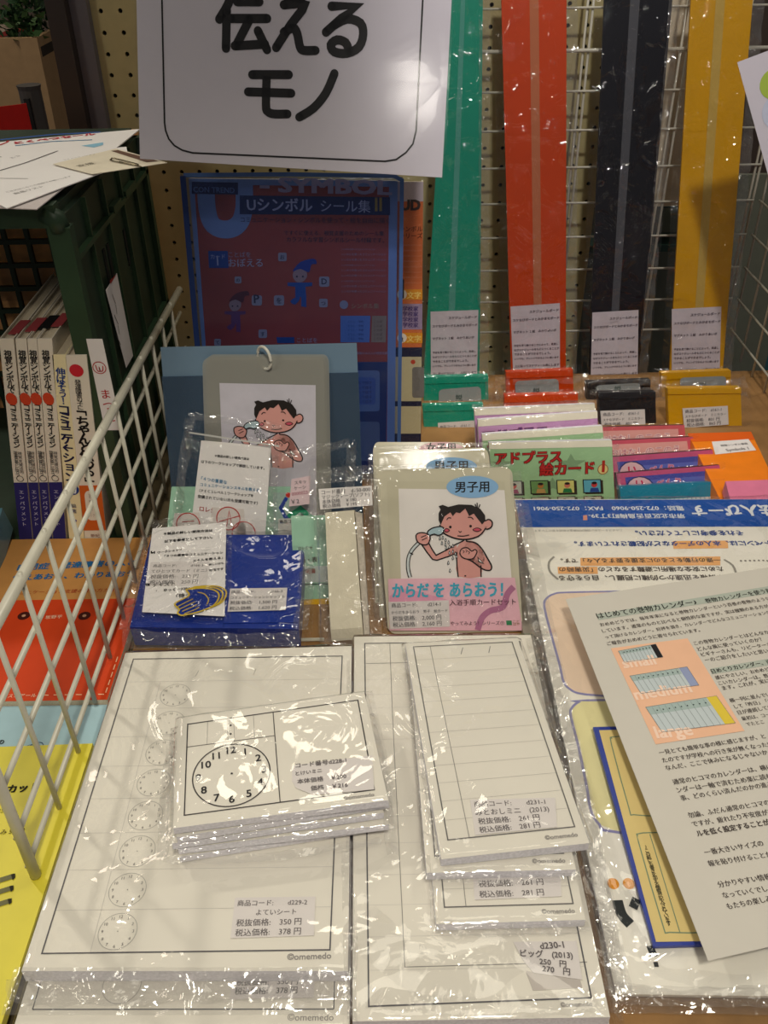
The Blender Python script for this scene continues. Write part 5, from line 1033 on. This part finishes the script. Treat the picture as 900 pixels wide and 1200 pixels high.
for x in (105, 155): i_.circ(PE, h4(x, 752), .0042, BLACK, 0, 1, 18, (226, 148, 40))
i_.stroke(PE, [h4(118, 805), h4(132, 850), h4(160, 882)], .0075, (48, 52, 52), 1, smooth=4); i_.stroke(PE, [h4(180, 800), h4(168, 830)], .006, (48, 52, 52), 1); i_.stroke(PE, [h4(222, 950), h4(236, 985)], .005, (48, 52, 52), 1); i_.stroke(PE, [h4(240, 1002), h4(244, 1018)], .003, (60, 60, 60), 1)
i_.build('printed_poster', s_)
wrap(qe, root, film('poster_bag', refl=1.0, bump=.30, scale=12, rough=.05), l=.008, r=.0, t=.006, b=.010, h=.0020, drop=.004, amp=.0020, nx=70, ny=130, seed=121, sc=10, crump=.003)
wrap(Q(qe(0, .03)+V((-.010, 0, .000)), qe(0.035, .03), qe(.035, 1), qe(0, 1)+V((-.012, 0, 0)), 1, 1), root, FOLD, l=.0, r=.0, t=.0, b=.0, h=.004, drop=0, amp=.0030, nx=10, ny=150, seed=122, sc=22, name='bag_fold')
gf = Q(qe.c[3]+V((-.010, .004, .001)), qe.c[2]+V((0, .004, .001)), qe.c[2]+V((0, -.010, -.006)), qe.c[3]+V((-.006, -.010, -.006))); gf.n = V((0, 0, 1))
wrap(gf, root, FOLD, l=0, r=0, t=0, b=0, h=.002, drop=0, amp=.0012, nx=110, ny=10, seed=123, sc=36, name='bag_fold')
# grey packet sliver beneath
q = Q(*[flat(.010)(*p) for p in ((597, 655), (634, 655), (662, 860), (634, 850))]); q.n = V((0, 0, 1))
root = thing('grey_packet', 'dull grey packet showing in the gap between the narrow packs and poster', 'packet', tuple(sum(q.c, V())/4-V((0, 0, .01)))); slab('packet_body', q, .0095, mat('grey_packet', (150, 142, 130), .5), root)

# -- ochre booklet with thick blue border
TLb_ = flat(.0340)(695, 852); BLb_ = flat(.0200)(766, 1109); TRb_ = flat(.0340)(900, 846); dxx = (TRb_-TLb_).normalized()
PB_ = slope(TLb_, TRb_, BLb_); qb = Q(TLb_, TLb_+dxx*.148, BLb_+dxx*.148, BLb_); qb.n = PB_.n
root = thing('blue_edged_booklet', 'ochre booklet with a thick blue border under the text sheet', 'booklet', (.22, .40, .006))
s_ = slab('booklet_body', qb, .0030, mat('booklet_blue', (44, 62, 150), .4), root); i_ = Ink(.0001)
i_.poly(PB_, [h4(60, 262), (905, 850), (905, 1102), h4(242, 938)], (214, 192, 130), 1)
GR = (120, 138, 112)
i_.stroke(PB_, smoothline([(800, 859), h4(120, 282), h4(100, 288), h4(100, 310), h4(155, 510), h4(170, 532), h4(250, 536), (800, 958)], 2), .0009, GR, 2)
i_.stroke(PB_, smoothline([(820, 975), h4(200, 590), h4(184, 600), h4(186, 620), h4(262, 880), h4(285, 908), h4(400, 908)], 2), .0009, GR, 2); i_.stroke(PB_, [h4(222, 594), h4(318, 908)], .0007, GR, 2)
i_.vtext(PB_, '〜この紙にも書きを加える情報が記入されています', h4(208, 632), h4(284, 886), .0036, (70, 66, 50), .02, lv=3); i_.build('printed_page', s_)

# -- loose text sheet on top
PS0 = flat(.0600)(663, 702); PSr = flat(.0600)(900, 665); PSb = flat(.0330)(830, 1126)
PSH = slope(PS0, PSr, PSb); dxs = (PSr-PS0).normalized(); qs_ = Q(PS0, PS0+dxs*.235, PSb+dxs*.235, PSb); qs_.n = PSH.n
root = thing('text_sheet', 'loose white sheet of Japanese text with three calendar pictures, on top at right', 'sheet', tuple(PSb-V((0, 0, .0006))))
# the sheet curls gently
nx, ny = 16, 20; k = MB(); vs = []
for j in range(ny+1):
    for i in range(nx+1): vs.append(qs_(i/nx, j/ny))
lo = [p-qs_.n*.0005 for p in vs]; N1 = len(vs)
fs = [(j*(nx+1)+i, j*(nx+1)+i+1, (j+1)*(nx+1)+i+1, (j+1)*(nx+1)+i) for j in range(ny) for i in range(nx)]
k.add(vs+lo, fs+[tuple(N1+a_ for a_ in f[::-1]) for f in fs], mat('copier_paper', (207, 202, 193), .6, .25, noise_amt=.01)); s_ = k.build('paper', root)
s_.data.update(); i_ = Ink(.0001); SB_ = PSH; d7 = lambda x, y: (690+x/4.286, 690+y/4.286); d8 = lambda x, y: (740+x/4.444, 860+y/4.444)
TX = (74, 66, 64); HL = (176, 184, 174)
i_.poly(SB_, [d7(38, 128), d7(900, -12), d7(900, 25), d7(48, 158)], HL, 0); i_.text(SB_, 'はじめての巻物カレンダー♪', d7(45, 150), d7(545, 78), (24, 22, 22), .015, 2); i_.text(SB_, '巻物カレンダーを使う前に', d7(590, 72), d7(952, 12), (24, 22, 22), .015, 2)
for s_t, a_, b_, bo in (('おめめどうでは、毎年年末になると巻物カレンダーという百巻の巻物のような', (60, 190), (912, 56), .01), ('しています。通常のものと比べると個性的な姿ですが、実は種類のある方が', (70, 221), (905, 94), .01),
    ('って頂けるカレンダー。好評を頂き、カレンダーでどんなコミュニケーションな', (85, 252), (915, 125), .01), ('ご報告がおめめどうに寄せられています。', (95, 285), (560, 215), .01),
    ('この巻物カレンダーとはどんなカレ', (532, 283), (930, 222), .01), ('どんな風に使っていくのか？', (550, 313), (872, 262), .01), ('ビギナーさんも、リピーターさ', (568, 340), (918, 286), .01), ('ーのご紹介をしたいと思い', (588, 368), (905, 320), .01),
    ('誰にやさしい、おめめどう', (640, 456), (930, 408), .01), ('こいカレンダーは、普通', (655, 484), (930, 440), .01), ('ます。これが、実に', (675, 509), (910, 470), .01),
    ('横一列に並んでいる', (712, 572), (940, 534), .01), ('して「昨日」「今日」', (735, 602), (960, 562), .01), ('日が連続している', (752, 632), (950, 598), .01), ('最初は、コーナー', (772, 662), (960, 632), .01), ('でたとこ', (795, 690), (882, 676), .01)):
    i_.text(SB_, s_t, d7(*a_), d7(*b_), TX, bo, 2)
i_.poly(SB_, [d7(612, 402), d7(900, 352), d7(900, 385), d7(618, 430)], HL, 0); i_.text(SB_, '日めくりカレンダー、通年', d7(620, 425), d7(950, 370), (30, 28, 28), .018, 2)
for s_t, a_, b_, bo in (('一見とても簡単な事の様に感じますが、と', (148, 110), (700, 22), .015), ('たのですが学校への行き来が無くなったい', (165, 150), (740, 62), .015), ('なんだ、ここで休みになるじゃないか', (182, 190), (712, 106), .015),
    ('通常のヒコマのカレンダーは、横に', (220, 264), (735, 182), .015), ('ンダーは一軸で済むため楽に読む', (240, 307), (735, 231), .015), ('事、どのくらい済んだのかの進み', (260, 348), (740, 272), .015),
    ('勿論、ふだん通常のヒコマの', (300, 438), (722, 368), .015), ('ですが、疲れたり不安度が高', (320, 484), (745, 416), .015), ('ルを低く設定することが', (345, 534), (722, 472), .025),
    ('一番大きいサイズの', (385, 632), (690, 582), .015), ('報を貼り付けることが', (405, 690), (735, 638), .015), ('分かりやすい情報', (455, 800), (730, 756), .015), ('なっていくでしょう', (480, 856), (775, 808), .015), ('もたちの楽しみ', (502, 914), (735, 870), .015)):
    i_.text(SB_, s_t, d8(*a_), d8(*b_), TX, bo, 2)
i_.poly(SB_, [d7(110, 300), d7(495, 250), d7(782, 715), d7(335, 782)], (240, 190, 158), 1)
for P4, end in ((((148, 315), (335, 280), (372, 345), (178, 372)), (34, 32, 36)), (((205, 440), (492, 394), (552, 486), (262, 528)), (150, 160, 196)), (((285, 597), (640, 540), (735, 676), (368, 722)), (226, 200, 70))):
    a_, b_, c_, d_ = [d7(*p) for p in P4]; 
    L = lambda s1, t1: lerp2(lerp2(a_, b_, s1), lerp2(d_, c_, s1), t1)
    i_.poly(SB_, [a_, b_, c_, d_], (196, 206, 210), 2); i_.poly(SB_, [a_, L(.85, 0), L(.85, .3), L(0, .3)], (168, 186, 184), 3); i_.poly(SB_, [L(.86, 0), b_, c_, L(.86, 1)], end, 4)
    for n_ in range(9): i_.stroke(SB_, [L(.08+n_*.09, .04), L(.08+n_*.09, 1)], .0003, (130, 140, 144), 4); i_.circ(SB_, L(.12+n_*.085, .18), .0007, BLACK, 0, 5, 6, (60, 70, 70))
    i_.stroke(SB_, [a_, b_, c_, d_], .0004, (120, 130, 134), 4, closed=True)
for t_, a_, b_ in (('small', (180, 400), (340, 380)), ('medium', (240, 560), (520, 520)), ('large', (345, 752), (525, 735))): i_.text(SB_, t_, d7(*a_), d7(*b_), (248, 216, 196), .03, 3, res=2)
i_.build('printed_text', s_)


# ================================================================== crumpled bag edges that catch the lamps
OB = {o.get('label', ''): o for o in bpy.data.objects if o.parent is None and o.get('label')}
def by(txt):
    for l_, o in OB.items():
        if txt in l_: return o
    raise KeyError(txt)
o = by('front bathing card set'); ribbon(o, B2, [(603, 552), (612, 640), (622, 742)], .010, .002, .0026, 1); ribbon(o, B2, [(440, 560), (446, 650), (452, 742)], .005, .002, .0016, 2); ribbon(o, B2, [(442, 549), (520, 546), (600, 545)], .004, .003, .0014, 3)
o = by('middle one, shining'); ribbon(o, B1, [(436, 532), (438, 640), (444, 740)], .007, .003, .002, 4); ribbon(o, B1, [(438, 526), (570, 521)], .004, .006, .0015, 5)
o = by('folded band of white'); ribbon(o, TA, [(374, 565), (376, 650), (382, 752)], .010, .002, .003, 6); ribbon(o, TA, [(436, 560), (438, 650), (441, 750)], .014, .000, .004, 7); ribbon(o, TA, [(372, 560), (400, 556), (436, 554)], .014, .004, .004, 8); ribbon(o, TA, [(380, 752), (430, 750)], .006, .002, .002, 9)
o = by('royal blue boxed'); ribbon(o, fl_, [(172, 630), (158, 690), (146, 742)], .010, .002, .004, 10); ribbon(o, fl_, [(359, 628), (358, 690), (352, 742)], .014, .001, .005, 11); ribbon(o, fl_, [(176, 618), (270, 616), (362, 622)], .012, .004, .003, 12)
ribbon(o, Pl(fl_(250, 737), (0, -.75, .66)), [(146, 748), (250, 752), (352, 750)], .016, .004, .004, 13)
o = by('clear bag with a white instruction'); ribbon(o, IB, [(224, 490), (214, 560), (204, 640)], .010, .004, .005, 14); ribbon(o, IB, [(224, 487), (330, 501)], .006, .006, .002, 15); ribbon(o, IB, [(322, 520), (320, 580), (318, 640)], .010, .004, .004, 16)
o = by('clear zip bag'); ribbon(o, SB, [(330, 534), (410, 518)], .010, .006, .004, 17); ribbon(o, SB, [(368, 545), (366, 600), (364, 650)], .008, .006, .004, 18); ribbon(o, SB, [(412, 520), (410, 570), (404, 640)], .010, .006, .004, 19)
o = by('sheet pack') if False else by('upper left pack')
ribbon(o, ZA, [(22, 1142), (30, 1158), (120, 1160), (250, 1158), (408, 1152)], .016, -.004, .0030, 20, sc=48); ribbon(o, ZA, [(407, 1000), (409, 1080), (410, 1150)], .008, .001, .003, 21); ribbon(o, ZA, [(408, 775), (409, 900), (408, 1000)], .003, .001, .0012, 22)
o = by('upper centre pack'); ribbon(o, ZA, [(694, 1000), (712, 1080), (724, 1170)], .012, .000, .004, 23); ribbon(o, ZA, [(620, 750), (650, 860), (690, 1000)], .007, .001, .002, 24); ribbon(o, ZA, [(414, 1100), (413, 1150), (413, 1198)], .006, .001, .003, 25)
o = by('bottom narrow card pack'); ribbon(o, flat(.037), [(510, 1088), (600, 1092), (690, 1086)], .008, .000, .003, 26); ribbon(o, flat(.037), [(507, 1030), (509, 1090)], .005, .001, .003, 27)
o = by('middle narrow card pack'); ribbon(o, flat(.045), [(497, 1028), (590, 1032), (680, 1028)], .006, .000, .002, 28); ribbon(o, flat(.046), [(484, 800), (496, 950), (500, 1026)], .006, .000, .002, 29)
o = by('top narrow card pack'); ribbon(o, flat(.054), [(472, 756), (492, 880), (514, 1010)], .004, .001, .0014, 30)
o = by('clock card pack second'); ribbon(o, flat(.044), [(200, 868), (192, 940), (190, 1006)], .008, -.002, .003, 31); ribbon(o, flat(.044), [(192, 1006), (300, 1004), (446, 984)], .006, -.002, .002, 32)
o = by('clock card pack in the middle'); ribbon(o, flat(.052), [(452, 930), (460, 1000)], .008, -.003, .003, 33)
o = by('white poster with a blue band'); ribbon(o, PE, [(600, 590), (612, 660), (650, 800), (690, 960), (722, 1160)], .012, .001, .004, 34, sc=44); ribbon(o, PE, [(720, 1164), (800, 1172), (930, 1168)], .012, .001, .004, 35); ribbon(o, PE, [(735, 1040), (760, 1130), (800, 1150), (880, 1155)], .010, .0035, .004, 36, sc=40, m=BAG)
o = by('upper centre pack'); ribbon(o, ZA, [(420, 1080), (470, 1130), (540, 1150), (620, 1110)], .030, .0022, .0040, 37, sc=22, m=BAG, k=14); ribbon(o, ZA, [(430, 1170), (560, 1185), (700, 1175)], .014, .002, .003, 38, m=BAG)
for lab_, PLy, xs_ in (('green long strip', 1.2, (568, 566)), ('orange long strip', 1.2, (670, 670)), ('black-navy long strip', 1.2, (792, 752)), ('yellow long strip', 1.2, (890, 851))):
    o = by(lab_); bd = [c for c in o.children if c.name.startswith('board')][0]
    PS_ = slope(wall(1.205)(xs_[1], 449), wall(1.205)(xs_[1]-40, 449), wall(1.285)(xs_[0], -22)); ribbon(o, PS_, [(xs_[0], -20), ((xs_[0]+xs_[1])/2, 220), (xs_[1], 440)], .014, .001, .003, xs_[0], sc=46)
for lab_, y0_, c_ in (('green folded pack directly', 1.135, (576, 445, 515)), ('orange folded pack at the foot', 1.135, (680, 438, 505)), ('black folded pack at the foot', 1.13, (770, 450, 510)), ('yellow folded pack at the foot', 1.135, (866, 440, 510)), ('yellow folded pack at the foot', 1.135, (771, 440, 505)), ('orange folded pack at the foot', 1.135, (588, 440, 500))):
    PS_ = lean(y0_, 0, 12); o = by(lab_); ribbon(o, PS_, [(c_[0], c_[1]), (c_[0]+1, c_[2])], .020, .002, .006, c_[0], sc=60); ribbon(o, PS_, [(c_[0]-80 if c_[0] > 600 else c_[0], c_[1]+8), (c_[0], c_[1]+6)], .008, .006, .004, c_[0]+1, sc=60)
o = by('green picture card pack in front'); ribbon(o, lean(.870, 0, 20), [(569, 522), (573, 598)], .010, .002, .004, 51); ribbon(o, lean(.870, 0, 20), [(721, 520), (725, 592)], .006, .002, .003, 52)
o = by('purple picture card pack, rearmost'); ribbon(o, lean(.955, 0, 20), [(553, 476), (620, 474), (700, 470)], .006, .002, .003, 53)
